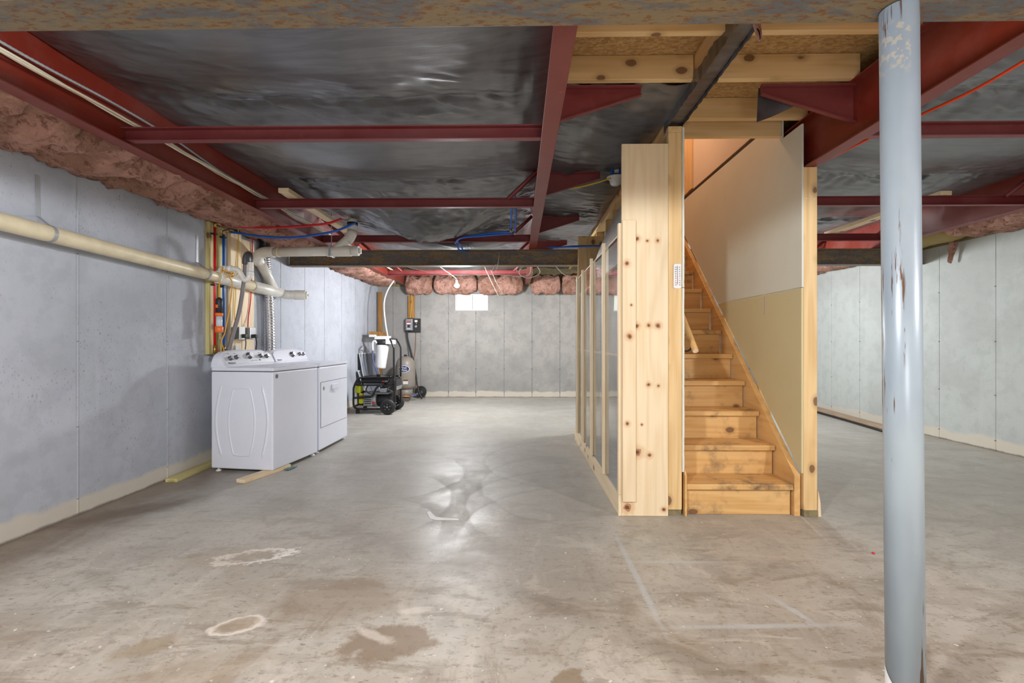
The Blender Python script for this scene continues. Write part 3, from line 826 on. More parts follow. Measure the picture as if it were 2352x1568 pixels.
# pine box with acrylic side
tag(box('pine_board', 'panel_board', .677, .982, 3.05, 3.069, .001, 2.452, bev=.003), 'wide knotty pine board standing full height beside the stair stud', 'board')
tag(box('pine_board', 'oldZ', .695, .982, 5.44, 5.459, .001, 2.388, bev=.003), 'far end pine board closing the acrylic-sided box', 'board')
b = tag(box('pine_strip', 'front_strip', .679, .765, 3.03, 3.0495, .10, 1.945, bev=.003), 'narrow pine strip screwed to the front of the wide knotty board', 'board')
for z in (.25, .80, 1.27, 1.62, 1.87):
    MB().lathe([(.005, 0), (.004, .0012)], 8, Matrix.Translation((.722, 3.03, z)) @ Matrix.Rotation(pi / 2, 4, 'X')).build('screw', 'black', b).location -= b.location
t = thing('acrylic_panel', 'tall clear acrylic panel in a pale wooden frame left of the stairs', 'panel', (.665, 4.2, 0))
box('bottom_rail', 'pineY', .655, .676, 3.05, 5.44, .001, .14, t)
box('front_stile', 'strip_z', .655, .676, 3.05, 3.088, .141, 1.93, t)
box('back_stile', 'strip_z', .668, .69, 5.40, 5.438, .141, 1.88, t)
box('top_rail', 'strip_y', .668, .69, 3.089, 5.40, 1.85, 1.87, t)
box('inner_rail', 'strip_y', .6716, .69, 3.089, 5.40, 1.655, 1.675, t)
box('inner_rail', 'strip_y', .6716, .69, 3.089, 5.40, 1.05, 1.07, t)
for y, zt in ((3.53, 1.90), (4.12, 1.89), (4.68, 1.875), (5.12, 1.865)): box('stick', 'strip_z', .636, .6595, y, y + .03, .14, zt, t, .001)
box('acrylic_sheet', 'plexi', .6600, .6675, 3.089, 5.40, .142, 1.85, t, 0)
b = MB()
b.grid(40, 24, lambda u, v: (.962 - .10 * (u ** 1.5) * max(0, v - .6) / .4 - .012 * sin(pi * v), 3.1 + 2.3 * u, .03 + (2.40 - .42 * u ** 3) * v))
b.grid(40, 24, lambda u, v: (.966 - .10 * (u ** 1.5) * max(0, v - .6) / .4 - .012 * sin(pi * v), 3.1 + 2.3 * u, .03 + (2.40 - .42 * u ** 3) * v))
tag(b.build('grey_sheet', 'sheet'), 'bowed grey sheet leaning inside the acrylic-sided box', 'sheet')

# ------------------------------------------------------------------ boards resting on the cross channels, cables
tag(box('loose_board', 'pineY', -2.02, -1.93, 3.84, 5.47, 2.40, 2.438), 'loose pine board resting on cross channels above the washer', 'board')
tag(box('loose_board', 'pineY', 3.60, 3.70, 4.0, 5.5, 2.40, 2.438), 'loose pale board resting on cross channels right of the post', 'board')
for i in range(3):
    pts = [(-2.235 - .024 * i + .008 * sin(k * 1.7 + i), -.6 + .45 * k, 2.408 + .014 * i + (.012 * sin(k * 2.1 + i * 2))) for k in range(21)]
    tag(rod('cable', 'cream', pts, .0062, None, 8, 4), 'cream electrical cable on the left red beam, %s of three' % ['inner', 'middle', 'outer'][i], 'cable', 'cables along the left beam')
pts = [(-2.27 + .012 * sin(k * 1.1), -.6 + .45 * k, 2.47 - .012 * (k > 8) * min(3, k - 8) + .01 * sin(k * 1.9)) for k in range(13)]
b = MB(); sp = spl(pts, 40); b.tube(sp, [.0062 + .0016 * (i % 2) for i in range(len(sp))], 8)
tag(b.build('metal_cable', 'steel'), 'silver armoured cable on the left red beam web', 'cable')
tag(rod('extension_cord', 'brightorange', [(2.75, .9, 2.49), (2.52, 1.6, 2.45), (2.36, 2.0, 2.455), (2.26, 2.35, 2.40), (2.18, 2.8, 2.405), (2.05, 3.2, 2.36), (1.97, 3.45, 2.31)], .0075, None, 10, 10), 'bright orange cable slung under the black liner right of the post', 'cord')
tag(rod('cable', 'yellow', [(.30, 4.35, 2.585), (.5, 4.15, 2.53), (.68, 4.02, 2.53), (.80, 3.97, 2.555)], .007, None, 8, 8), 'yellow cable drooping to the white lampholder', 'cable')
t = thing('lampholder', 'white porcelain lampholder under a blue electrical box on the liner', 'lampholder', (.915, 4.0, 2.6))
T = Matrix.Translation((.835, 4.0, 0))
box('junction_box', 'blue', .79, .88, 3.955, 4.045, 2.575, 2.68, t, .006)
box('label_sticker', 'white_plastic', .815, .852, 3.953, 3.9548, 2.59, 2.635, t, 0)
MB().lathe([(.0, 2.498), (.035, 2.50), (.048, 2.515), (.054, 2.545), (.056, 2.555), (.076, 2.56), (.078, 2.568), (.06, 2.574)][::1], 28, T).build('socket', 'white_plastic', t)
rod('pull_chain', 'brass', [(.86, 3.99, 2.50), (.86, 3.985, 2.47), (.855, 3.98, 2.46)], .003, t)

# ------------------------------------------------------------------ drain pipe
t = thing('drain_pipe', 'cream plastic drain pipe running along the left wall to the washer', 'pipe', (-2.83, 3.5, 1.7))
PX = -2.83


def pz(y): return 1.805 - .0285 * (y - 2.5)


def pp(y, dx=0, dz=0): return (PX + dx, y, pz(y) + dz)


MB().tube([pp(-2.4), pp(1), pp(2.5), pp(4.3), pp(5.43)], .05, 24).build('main_pipe', 'pvc', t)
MB().tube([pp(4.28), pp(4.285), pp(4.62), pp(4.625)], [.056, .06, .06, .056], 24).build('coupling', 'pvcw', t)
MB().tube([pp(4.85), pp(4.855), pp(5.42), pp(5.425)], [.056, .061, .061, .056], 24).build('wye', 'pvcw', t)
rod('end_elbow', 'pvcw', [pp(5.43), pp(5.50), pp(5.56, .03), pp(5.585, .10)], .054, t, 20, 5)
e0, ed = Vector(pp(5.585, .09)), Vector((.97, .24, 0)).normalized()
MB().tube([e0, e0 + ed * .004, e0 + ed * .13, e0 + ed * .134], [.054, .059, .059, .054], 24).build('cleanout', 'pvcw', t)
MB().tube([e0 + ed * .134, e0 + ed * .15], .046, 20).build('cap', 'pvcw', t)
MB().tube([e0 + ed * .15, e0 + ed * .172], .016, 4).build('cap_lug', 'pvcw', t, .004)
# branch up and across
xa, ya = PX, 4.97
rod('branch', 'pvcw', [pp(5.32), (PX, 5.15, pz(5.1) + .16), (PX, 4.98, pz(5) + .30)], .05, t, 20)
rod('riser_pipe', 'pvcw', [(PX, 4.99, pz(5) + .27), (PX, 4.93, pz(5) + .33), (PX + .005, 4.92, 2.02), (PX + .04, 4.92, 2.08), (PX + .10, 4.92, 2.108), (PX + .2, 4.92, 2.11)], .057, t, 24, 6)
rod('upper_pipe', 'pvcw', [(PX + .18, 4.92, 2.11), (-1.99, 4.92, 2.118)], .0505, t, 24)
MB().tube([(PX + .235, 4.92, 2.11), (PX + .26, 4.92, 2.11)], .0525, 24).build('joint_ring', 'pvc', t)
MB().tube([(-2.06, 4.92, 2.117), (-2.055, 4.92, 2.117), (-1.80, 4.92, 2.12), (-1.795, 4.92, 2.12)], [.054, .058, .058, .054], 24).build('upper_wye', 'pvcw', t)
MB().tube([(-1.795, 4.92, 2.12), (-1.785, 4.92, 2.12), (-1.72, 4.92, 2.12), (-1.715, 4.92, 2.12)], [.05, .054, .054, .05], 24).build('upper_cleanout', 'pvcw', t)
MB().box(-1.715, -1.69, 4.905, 4.935, 2.09, 2.15).build('cap_lug', 'pvcw', t, .004)
rod('upper_branch', 'pvcw', [(-1.96, 4.92, 2.14), (-1.88, 4.93, 2.21), (-1.815, 4.94, 2.27), (-1.795, 4.95, 2.33), (-1.795, 4.95, 2.47)], .048, t, 20, 5)
MB().tube([(-1.85, 4.94, 2.235), (-1.822, 4.94, 2.262), (-1.80, 4.945, 2.31), (-1.795, 4.95, 2.34)], .054, 20).build('elbow', 'pvcw', t)
MB().tube([(-1.795, 4.95, 2.40), (-1.795, 4.95, 2.43)], .056, 20).build('collar', 'black', t)
# trap
rod('trap', 'pvcw', [(-2.82, 4.38, 1.77), (-2.835, 4.34, 1.815), (-2.80, 4.33, 1.842), (-2.72, 4.33, 1.84), (-2.665, 4.34, 1.825), (-2.637, 4.35, 1.775), (-2.61, 4.35, 1.737), (-2.58, 4.355, 1.745), (-2.563, 4.36, 1.79), (-2.563, 4.37, 1.86), (-2.563, 4.37, 1.93)], .0255, t, 16, 6)
for a, dd in (((-2.74, 4.33, 1.84), (.022, 0, 0)), ((-2.563, 4.363, 1.80), (0, 0, .02))):
    q = Vector(a); dd = Vector(dd)
    MB().tube([q - dd, q + dd], .030, 16).build('slip_joint', 'white_plastic', t)
rod('tape_wrap', 'knob', [(-2.563, 4.37, 1.905), (-2.567, 4.37, 1.96), (-2.592, 4.385, 1.987), (-2.627, 4.40, 1.965), (-2.645, 4.42, 1.90)], .0275, t, 14, 5)
for y in (2.735, 4.12):
    b = MB()
    for k in range(24):
        a0, a1 = 2 * pi * k / 24, 2 * pi * (k + 1) / 24
        q = [(PX + .0525 * sin(a), yy, pz(y) + .0525 * cos(a)) for a in (a0, a1) for yy in (y - .011, y + .011)]
        b.add(q, [(0, 1, 3, 2)])
    x0 = XL + .004
    b.add([(PX, y - .012, pz(y) + .0525), (PX, y + .012, pz(y) + .0525), (x0, y + .034, pz(y) + .11), (x0, y + .008, pz(y) + .11)], [(0, 1, 2, 3)])
    b.box(XL + .001, XL + .0035, y + .008, y + .034, pz(y) + .11, pz(y) + .36)
    for q in range(4): b.box(XL + .0036, XL + .0042, y + .016, y + .026, pz(y) + .18 + .045 * q, pz(y) + .20 + .045 * q)
    b.build('hanger_strap', 'steel', t)
b = MB().box(-2.015, -2.005, 4.862, 4.978, 2.055, 2.063)
b.box(-2.02, -1.998, 4.858, 4.864, 2.055, 2.17).box(-2.02, -1.998, 4.976, 4.98, 2.055, 2.17).box(-2.014, -2.006, 4.918, 4.922, 2.17, 2.60)
b.tube([(-2.024, 4.92, 2.117), (-1.994, 4.92, 2.117)], .0565, 24); b.build('hanger_strap', 'steel', t)

# boards behind the washer on the wall
for nm_, m, y0, y1, z0, z1, th, lab in (('wall_board', 'greenZ', 4.25, 4.355, 1.03, 2.27, .038, 'greenish treated board on the left wall behind the red water line'),
                                        ('wall_board', 'greenZ', 4.39, 4.50, 1.03, 2.25, .03, 'greenish treated board on the left wall behind the blue water line'),
                                        ('wall_board', 'pineZ', 4.575, 4.755, .9, 2.27, .036, 'wide pine board on the left wall behind the yellow cable'),
                                        ('wall_board', 'pineZ', 4.765, 4.985, .9, 2.22, .036, 'wide pine board on the left wall behind the red wire')):
    tag(box(nm_, m, XL + .001, XL + th, y0, y1, z0, z1), lab, 'board', 'pipe boards')
# water lines
for m, nmn, y, x, zt, pts2, lab in (('redpex', 'water_line', 4.29, -2.855, 2.24, [(-2.83, 4.36, 2.262), (-2.55, 4.40, 2.245), (-2.25, 4.44, 2.258), (-1.9, 4.47, 2.295), (-1.73, 4.48, 2.345)], 'red plastic water line rising behind the washer and arching to the liner'),
                                    ('bluepex', 'water_line', 4.43, -2.862, 2.205, [(-2.84, 4.50, 2.228), (-2.5, 4.53, 2.185), (-2.2, 4.55, 2.185), (-1.85, 4.57, 2.245), (-1.63, 4.58, 2.33)], 'blue plastic water line rising behind the washer and arching to the liner')):
    t = thing(nmn, lab, 'pipe', (x, y, 1.1))
    rod('vertical_run', m, [(x, y, 1.11), (x, y, zt)], .0115, t, 12)
    rod('elbow_fitting', 'brass', [(x, y, zt - .02), (x, y, zt + .015), (x + .02, y + .01, zt + .022), pts2[0]], .0135, t, 10)
    rod('overhead_run', m, pts2, .0115, t, 12, 10)
    rod('valve', 'brass', [(x, y, 1.03), (x, y, 1.115)], .017, t, 10)
    rod('valve_handle', 'redink' if m == 'redpex' else 'blue', [(x + .015, y, 1.075), (x + .05, y - .03, 1.075)], .007, t, 8)
    rod('hose_nut', 'chrome', [(x + .005, y, 1.0), (x + .005, y, 1.03)], .02, t, 8)
    for z in (1.68, 2.16): MB().box(x - .03, x + .016, y - .022, y + .022, z - .006, z + .006).build('pipe_clip', 'black', t, .002)
# grey washer hose, foil duct, sleeve
tag(rod('drain_hose', 'greyhose', [(-2.645, 4.42, 1.91), (-2.675, 4.45, 1.74), (-2.72, 4.45, 1.45), (-2.77, 4.42, 1.2), (-2.80, 4.38, 1.0), (-2.81, 4.3, .85)], .019, None, 12, 8), 'grey corrugated washer drain hose hanging from the taped trap', 'hose')
t = thing('dryer_duct', 'silver foil dryer duct rising behind the dryer to a black sleeve', 'duct', (-2.82, 5.2, .9))
sp = spl([(-2.85, 5.25, .85), (-2.855, 5.25, 1.3), (-2.86, 5.22, 1.75), (-2.86, 5.16, 2.10)], 56)
MB().tube(sp, [.047 + .0055 * ((i % 4) in (1, 2)) for i in range(len(sp))], 20).build('foil_hose', 'foil', t)
rod('sleeve', 'blackgloss', [(-2.86, 5.15, 2.09), (-2.86, 5.15, 2.24), (-2.86, 5.12, 2.29), (-2.86, 5.0, 2.32), (-2.87, 4.88, 2.33)], .055, t, 18, 5)
# outlets on the pine boards
for y, z, m2, lab in ((4.62, 1.235, 'white_plastic', 'grey outlet box with white plate on the wide pine board'), (4.81, 1.235, 'chrome', 'grey dryer outlet box with steel plate beside the foil duct')):
    t = thing('outlet_box', lab, 'outlet', (-2.85, y, z - .06))
    box('back_box', 'greybox', -2.884, -2.80, y - .045, y + .045, z - .06, z + .06, t, .008)
    box('cover_plate', m2, -2.80, -2.794, y - .05, y + .05, z - .065, z + .065, t, .004)
    box('plug', 'black', -2.794, -2.75, y - .02, y + .02, z - .05, z - .01, t, .008)
    rod('plug_cord', 'black', [(-2.765, y, z - .04), (-2.755, y - .005, z - .1), (-2.76, y - .01, z - .2), (-2.77, y - .01, z - .5)], .008 if m2 == 'chrome' else .005, t, 8, 6)
t = tag(box('junction_box', 'white_plastic', -2.884, -2.85, 4.60, 4.66, 1.02, 1.11), 'small white box below the white outlet plate', 'outlet')
tag(rod('cable', 'yellow', [(-2.83, 4.56, 2.37), (-2.85, 4.64, 2.30), (-2.873, 4.68, 2.12), (-2.873, 4.665, 1.9), (-2.873, 4.635, 1.6), (-2.873, 4.62, 1.4), (-2.85, 4.62, 1.30)], .005, None, 8, 8), 'thin yellow cable down the wide pine board to an outlet', 'cable')
tag(rod('cable', 'redpex', [(-2.83, 4.76, 2.36), (-2.85, 4.88, 2.31), (-2.873, 4.93, 2.15), (-2.873, 4.92, 1.9), (-2.873, 4.90, 1.6), (-2.873, 4.86, 1.42), (-2.85, 4.81, 1.30)], .006, None, 8, 8), 'thin red cable down the second pine board to the dryer outlet', 'cable')
# work light
t = thing('work_light', 'orange and black tube work light hanging over the washer valves', 'lamp', (-2.74, 4.27, 1.2))
WX, WY = -2.787, 4.25
MB().lathe([(.02, 1.41), (.031, 1.415), (.031, 1.535), (.026, 1.545), (.010, 1.56)], 16, Matrix.Translation((WX, WY, 0))).build('grip', 'black', t)
MB().lathe([(.033, 1.385), (.033, 1.415)], 16, Matrix.Translation((WX, WY, 0))).build('collar', 'orange', t)
MB().lathe([(.027, 1.28), (.027, 1.385)], 16, Matrix.Translation((WX, WY, 0))).build('lens', 'clearplastic', t)
MB().lathe([(.03, 1.232), (.035, 1.237), (.035, 1.285), (.03, 1.29)], 16, Matrix.Translation((WX, WY, 0))).build('end_cap', 'orange', t)
box('switch', 'orange', WX - .012, WX + .008, WY - .036, WY - .03, 1.46, 1.49, t, .002)
b = MB()
b.tube(spl([(WX, WY, 1.555), (WX - .01, WY + .02, 1.70), (WX, WY + .04, 1.83), (WX + .0, WY + .08, 1.86)], 8), .0055, 8)
hel = [(-2.78 + .05 * cos(k * .7), 4.36 + .05 * sin(k * .7), 1.835 - .003 * k) for k in range(27)]
b.tube(spl(hel, 4), .0055, 8)
b.tube(spl([hel[-1], (-2.735, 4.36, 1.7), (-2.735, 4.33, 1.5), (-2.77, 4.31, 1.25), (-2.79, 4.29, 1.15), (-2.79, 4.33, 1.05)], 10), .0055, 8)
b.build('cord', 'cordorange', t)

# blue lines and hanging wires
t = thing('blue_water_line', 'pair of blue plastic water lines looping under the liner by the middle beam', 'pipe', (-.3, 5, 2.4))
for k in range(2):
    dx = .045 * k
    rod('loop_run', 'bluepex', [(-.06 + .5 * dx, 4.2, 2.50), (-.075 + dx, 4.5, 2.375), (-.085 + dx, 4.75, 2.30 - .03 * k)], .0092, t, 10, 6)
    rod('cross_run', 'bluepex', [(-.09 + dx, 4.76, 2.285 - .02 * k), (-.4, 4.82, 2.268 - .015 * k), (-.62, 4.95, 2.262), (-.71 + .02 * k, 5.15, 2.25 + .01 * k), (-.73 + dx, 5.45, 2.30), (-.72 + dx, 5.62, 2.26), (-.62 + dx, 5.95, 2.33)], .0092, t, 10, 6)
    rod('fitting', 'brass', [(-.085 + dx, 4.76, 2.28 - .025 * k), (-.085 + dx, 4.76, 2.315 - .025 * k)], .015, t, 8)
t = thing('blue_water_line', 'pair of blue water lines under the liner behind the acrylic panel', 'pipe', (.6, 5.2, 2.25))
for k in range(2): rod('run', 'bluepex', [(.35, 5.70, 2.31), (.45, 5.6 - .03 * k, 2.285), (.62, 5.42, 2.265 - .006 * k), (.97, 5.25 - .1 * k, 2.235 - .02 * k)], .0092, t, 10, 8)

# lit bulb
t = thing('light_bulb', 'glowing bare bulb hanging from a thin cord before the window', 'lamp', (-.985, 7.3, 2.0))
bo = MB().lathe([(.002, 2.0), (.018, 2.003), (.04, 2.02), (.042, 2.038), (.026, 2.06), (.013, 2.075)], 16, Matrix.Translation((-.985, 7.3, 0))).build('bulb', 'bulb', t)
MB().lathe([(.016, 2.075), (.018, 2.12), (.012, 2.125)], 12, Matrix.Translation((-.985, 7.3, 0))).build('socket', 'white_plastic', t)
rod('cord', 'whitewire', [(-.985, 7.3, 2.12), (-1.02, 7.25, 2.17), (-1.22, 6.95, 2.30), (-1.32, 6.772, 2.40)], .004, t, 6, 6)
for pts, lab in (([(-.26, 5.85, 2.30), (-.25, 5.74, 2.2), (-.28, 5.72, 2.05), (-.33, 5.72, 2.03), (-.29, 5.72, 2.10), (-.27, 5.73, 2.07)], 'thin white wire with a hooked end hanging from the far girder'),
                 ([(-.55, 6.787, 2.36), (-.46, 6.85, 2.15), (-.32, 6.9, 1.86), (-.28, 6.9, 1.84), (-.25, 6.9, 1.88), (-.33, 6.9, 2.02), (-.42, 6.9, 2.22)], 'white wire bent into a long loop hanging right of the bulb'),
                 ([(.13, 6.6, 2.303), (.0, 6.6, 2.14), (.1, 6.6, 2.06), (.22, 6.6, 2.08), (.3, 6.6, 2.15), (.2, 6.6, 2.302)], 'white cable sagging beneath the middle beam beyond the girder'),
                 ([(-2.3, 6.75, 2.42), (-1.2, 6.75, 2.15), (-.4, 6.72, 2.13), (.1, 6.7, 2.10), (.18, 6.7, 2.25)], 'long white cable sagging across the far ceiling'),
                 ([(.5, 6.4, 2.2), (.62, 6.4, 2.08), (.75, 6.4, 2.05), (.95, 6.4, 2.12), (.988, 6.4, 2.605)], 'thin white cable drooping left of the pine end board'),
                 ([(.127, 6.3, 2.304), (-.03, 6.3, 2.14), (.0, 6.3, 2.11), (.03, 6.3, 2.2), (.07, 6.3, 2.17)], 'small white wire curl below the far girder')):
    tag(rod('hanging_wire', 'whitewire', pts, .0045, None, 6, 8), lab, 'wire')

# ------------------------------------------------------------------ washer and dryer (local: front faces +X, width along Y, origin at front middle of the floor)
def machine(name, lab, dryer):
    t = thing(name, lab, 'dryer' if dryer else 'washer')
    w, d = (.37 if dryer else .345), .60; z0, z1 = .03, .885
    box('cabinet', 'white', -d, 0, -w, w, z0, z1, t, .012)
    MB().box(-d - .002, .006, -w - .002, w + .002, z1 + .004, z1 + .038).build('top_panel', 'white', t, .014, 3)
    box('gap', 'dark', -d + .01, -.012, -w + .01, w - .01, z1 - .005, z1 + .008, t, 0)
    # console: profile in X,Z swept along Y with rounded ends
    prof = [(-d + .0, z1 + .036), (-d + .145, z1 + .036), (-d + .135, z1 + .055), (-d + .075, z1 + .172), (-d + .05, z1 + .187), (-d + .0, z1 + .182)]
    n = 24; b = MB(); o = 0
    rings = []
    for i in range(n + 1):
        u = sin(pi / 2 * (2 * i / n - 1)); y = (w - .004) * u; u = abs(u); k = (.22 + .78 * max(0, 1 - (max(0, u - .66) / .34) ** 2.2) ** .5) * (.9 + .1 * (1 - u * u))
        rings.append([(x, y, z1 + .036 + (z - z1 - .036) * k) for x, z in prof])
    vs_ = [p for r in rings for p in r]; m = len(prof); fs = []
    for i in range(n):
        for j in range(m):
            a, c = i * m + j, i * m + (j + 1) % m; fs.append((a, c, c + m, a + m))
    fs += [tuple(range(m)), tuple(range(n * m, n * m + m))[::-1]]
    b.add(vs_, fs, False).build('console', 'white', t, .008)
    sx, sz = (-d + .135) - (-d + .04), -.12; nrm = Vector((.12, 0, .06)).normalized(); ang = math.atan2(.12, .06)

    def face(y, s): return Vector((-d + .135 + (-.06) * s, y, z1 + .055 + .12 * s)) + nrm * .001
    # panel plate
    pv = []
    npl = 18
    for i in range(npl + 1):
        y = -w * .93 + 2 * w * .93 * i / npl; u = abs(y) / w; top = .90 * (.22 + .78 * max(0, 1 - (max(0, u - .66) / .34) ** 2.2) ** .5) - .02
        pv.append((face(y, .03), face(y, max(.06, top))))
    b = MB(); b.add([p + nrm * .002 for q in pv for p in q], [(2 * i, 2 * i + 2, 2 * i + 3, 2 * i + 1) for i in range(npl)]); b.build('control_panel', 'white' if dryer else 'console', t)
    kn = ((.03, .52, .034), (.19, .52, .021), (.27, .50, .021)) if dryer else ((-.255, .46, .022), (-.175, .52, .022), (.0, .60, .035), (.15, .55, .022), (.235, .50, .022))
    for y, s, r in kn:
        c = face(y, s); mx = Matrix.Translation(c) @ Matrix.Rotation(ang, 4, 'Y')
        k = MB().lathe([(r, 0), (r, .004), (r * .82, .008), (r * .80, .028), (r * .7, .031)], 20, mx).build('knob', 'knob', t)
        MB().lathe([(r * .72, .0312), (r * .70, .033)], 20, mx).build('knob_face', 'chrome', k)
    rot = (0, ang, 0); rm = (Matrix.Rotation(ang, 4, 'Y') @ Matrix.Rotation(pi / 2, 4, 'Z')).to_euler()
    text('lettering', 'Whirlpool', .021, face(-.255 if not dryer else -.27, .12) + nrm * .003, rm, 'ink', t)
    if not dryer:
        for k in range(6): MB().lathe([(.003, .002), (.003, .004)], 8, Matrix.Translation(face(.0 + .017 * k, .22)) @ Matrix.Rotation(ang, 4, 'Y')).build('indicator', 'ink', t)
        MB().lathe([(.010, .002), (.009, .006)], 12, Matrix.Translation(face(.125, .26)) @ Matrix.Rotation(ang, 4, 'Y')).build('start_button', 'knob', t)
        for y in (-.255, -.175, 0, .15, .235): box('caption', 'ink', -.014, .014, -.0015, .0015, 0, .0006, t, 0, Matrix.Translation(face(y, .82 if y != 0 else .9) + nrm * .003) @ Matrix.Rotation(ang, 4, 'Y') @ Matrix.Rotation(pi / 2, 4, 'Z'))
        # embossed side panel facing the camera
        for sg in (-1, 1):
            pts = [(-.30 + sg * (.19 + .06 * sin(pi * k / 12)), -w + .004, .12 + .66 * k / 12) for k in range(13)]
            MB().tube(pts, [.002] + [.013] * 11 + [.002], 8).build('side_rib', 'white', t)
        pts = []
        for k in range(13): pts.append((-.30 + .085 + .042 * sin(pi * k / 12), -w + .0035, .17 + .55 * k / 12))
        for k in range(7): pts.append((-.30 + .075 - .15 * k / 6, -w + .0035, .735 + .006 * sin(pi * k / 6)))
        for k in range(13): pts.append((-.30 - .085 - .042 * sin(pi * k / 12), -w + .0035, .72 - .55 * k / 12))
        for k in range(7): pts.append((-.30 - .075 + .15 * k / 6, -w + .0035, .155 - .006 * sin(pi * k / 6)))
        pts.append(pts[0])
        MB().tube(pts, .0085, 8, False).build('side_rib', 'white', t)
        MB().lathe([(.021, 0), (.0205, .001)], 24, Matrix.Translation((0, -w + .05, .845)) @ Matrix.Rotation(pi / 2, 4, 'Y')).build('sticker', 'alu', t)
        for k in range(4): box('sticker_line', 'ink', .0008, .0014, -w + .038, -w + .062, .834 + .007 * k, .837 + .007 * k, t, 0)
        box('lid', 'white', -d + .17, -.02, -w + .03, w - .03, z1 + .0375, z1 + .043, t, .004)
    else:
        b = MB(); e = .012
        b.box(.0005, .006, -w + .03, w - .03, .26, .725).build('door', 'white', t, .004)
        b = MB().box(.0001, .0009, -w + .026, w - .026, .256, .729); b.build('door_gap', 'dark', t)
        box('handle', 'white', .006, .03, -.09, .05, .63, .69, t, .008)
        box('handle_lip', 'white', .006, .02, -.06, .02, .605, .635, t, .006)
        MB().lathe([(.021, 0), (.0205, .001)], 24, Matrix.Translation((.006, -w + .09, .66)) @ Matrix.Rotation(pi / 2, 4, 'Y')).build('sticker', 'alu', t)
    for x in (-d + .05, -.04):
        for y in (-w + .012, w - .05): MB().lathe([(.022, 0), (.024, .004), (.02, .012), (.009, .014), (.009, .035)], 14, Matrix.Translation((x, y + .02, 0))).build('foot', 'white_plastic', t)
    return t


ws = machine('washing_machine', 'white top-load washer with five knobs and embossed side, nearest the camera', False)
a = R(-7.5); ws.rotation_euler.z = a
ws.location = Vector((-2.13, 3.965, 0)) - Matrix.Rotation(a, 3, 'Z') @ Vector((0, -.345, 0))
dr = machine('clothes_dryer', 'white dryer with drop-down front door, behind the washer', True)
dr.location = (-2.04, 4.70 + .372, 0)
dr.rotation_euler.z = R(-1)
# sleepers under the washer
mx = Matrix.Translation((-2.265, 3.72, 0)) @ Matrix.Rotation(R(-16), 4, 'Z')
tag(box('wood_block', 'pineY', -.045, .045, 0, .50, .0, .029, mx=mx), 'pale pine block on the floor under the washer front edge', 'block')
mx = Matrix.Translation((-2.84, 3.73, 0)) @ Matrix.Rotation(R(3), 4, 'Z')
tag(box('wood_block', 'greenY', -.05, .045, 0, 1.2, .0, .028, mx=mx), 'greenish treated board lying between washer and left wall', 'board')
b = MB().grid(14, 8, lambda u, v: (-2.10 + .05 * u + .02 * v, 4.08 + .12 * v, .004 + .018 * abs(noise.noise((u * 4, v * 3, 2)))))
tag(b.build('rag', 'teal'), 'small teal rag on the floor beside the washer foot', 'rag')

# ------------------------------------------------------------------ far left corner
tag(box('corner_stud', 'brownZ', -2.87, -2.79, 9.36, 9.40, .002, 2.16), 'brown treated post standing in the far left corner', 'post')
tag(box('ledge_board', 'brownZ', -2.76, -2.655, 8.45, 9.34, 1.245, 1.335), 'short brown board jutting from the corner post above the filter', 'board')
t = thing('water_filter', 'white water filter housing hanging under a white bracket in the corner', 'filter', (-2.5, 8.5, .7))
mx = Matrix.Translation((-2.515, 8.5, 0))
box('bracket', 'white_plastic', -2.655, -2.35, 8.43, 8.45, 1.19, 1.25, t, .004)
box('bracket_arm', 'white_plastic', -2.75, -2.62, 8.41, 8.448, 1.23, 1.275, t, .004)
box('bracket_end', 'white_plastic', -2.44, -2.30, 8.40, 8.60, 1.10, 1.20, t, .004)
MB().lathe([(.10, 1.08), (.115, 1.09), (.115, 1.17), (.06, 1.19)], 24, mx).build('filter_cap', 'black', t)
mx2 = Matrix.Translation((-2.515, 8.5, 1.09)) @ Matrix.Rotation(R(7), 4, 'Y')
MB().lathe([(.04, -.44), (.095, -.43), (.10, -.41), (.112, -.05), (.112, 0)], 24, mx2).build('housing', 'white_plastic', t)
rod('inlet_pipe', 'white_plastic', [(-2.60, 8.38, 1.12), (-2.62, 8.36, 1.16), (-2.66, 8.36, 1.13), (-2.66, 8.36, .98)], .018, t, 10, 4)
rod('blue_hose', 'bluehose', [(-2.66, 8.36, 1.0), (-2.655, 8.36, .8), (-2.60, 8.4, .6), (-2.56, 8.5, .35), (-2.6, 8.6, .1)], .014, t, 10, 6)
tag(rod('supply_hose', 'white_plastic', [(-2.35, 8.7, 2.33), (-2.46, 8.6, 2.1), (-2.51, 8.55, 1.85), (-2.47, 8.5, 1.5), (-2.42, 8.5, 1.21)], .014, None, 10, 10), 'white flexible hose curving down from the ceiling to the filter', 'hose')
t = thing('grey_pipe', 'thin grey pipe standing on the left wall behind the window screens', 'pipe', (-2.85, 8.3, 0))
rod('pipe', 'steel', [(-2.86, 8.35, .05), (-2.86, 8.35, 1.0), (-2.86, 8.4, 1.06), (-2.88, 8.5, 1.07)], .012, t, 8)
rod('pipe_fitting', 'steel', [(-2.86, 8.35, .98), (-2.86, 8.35, 1.04)], .02, t, 8)
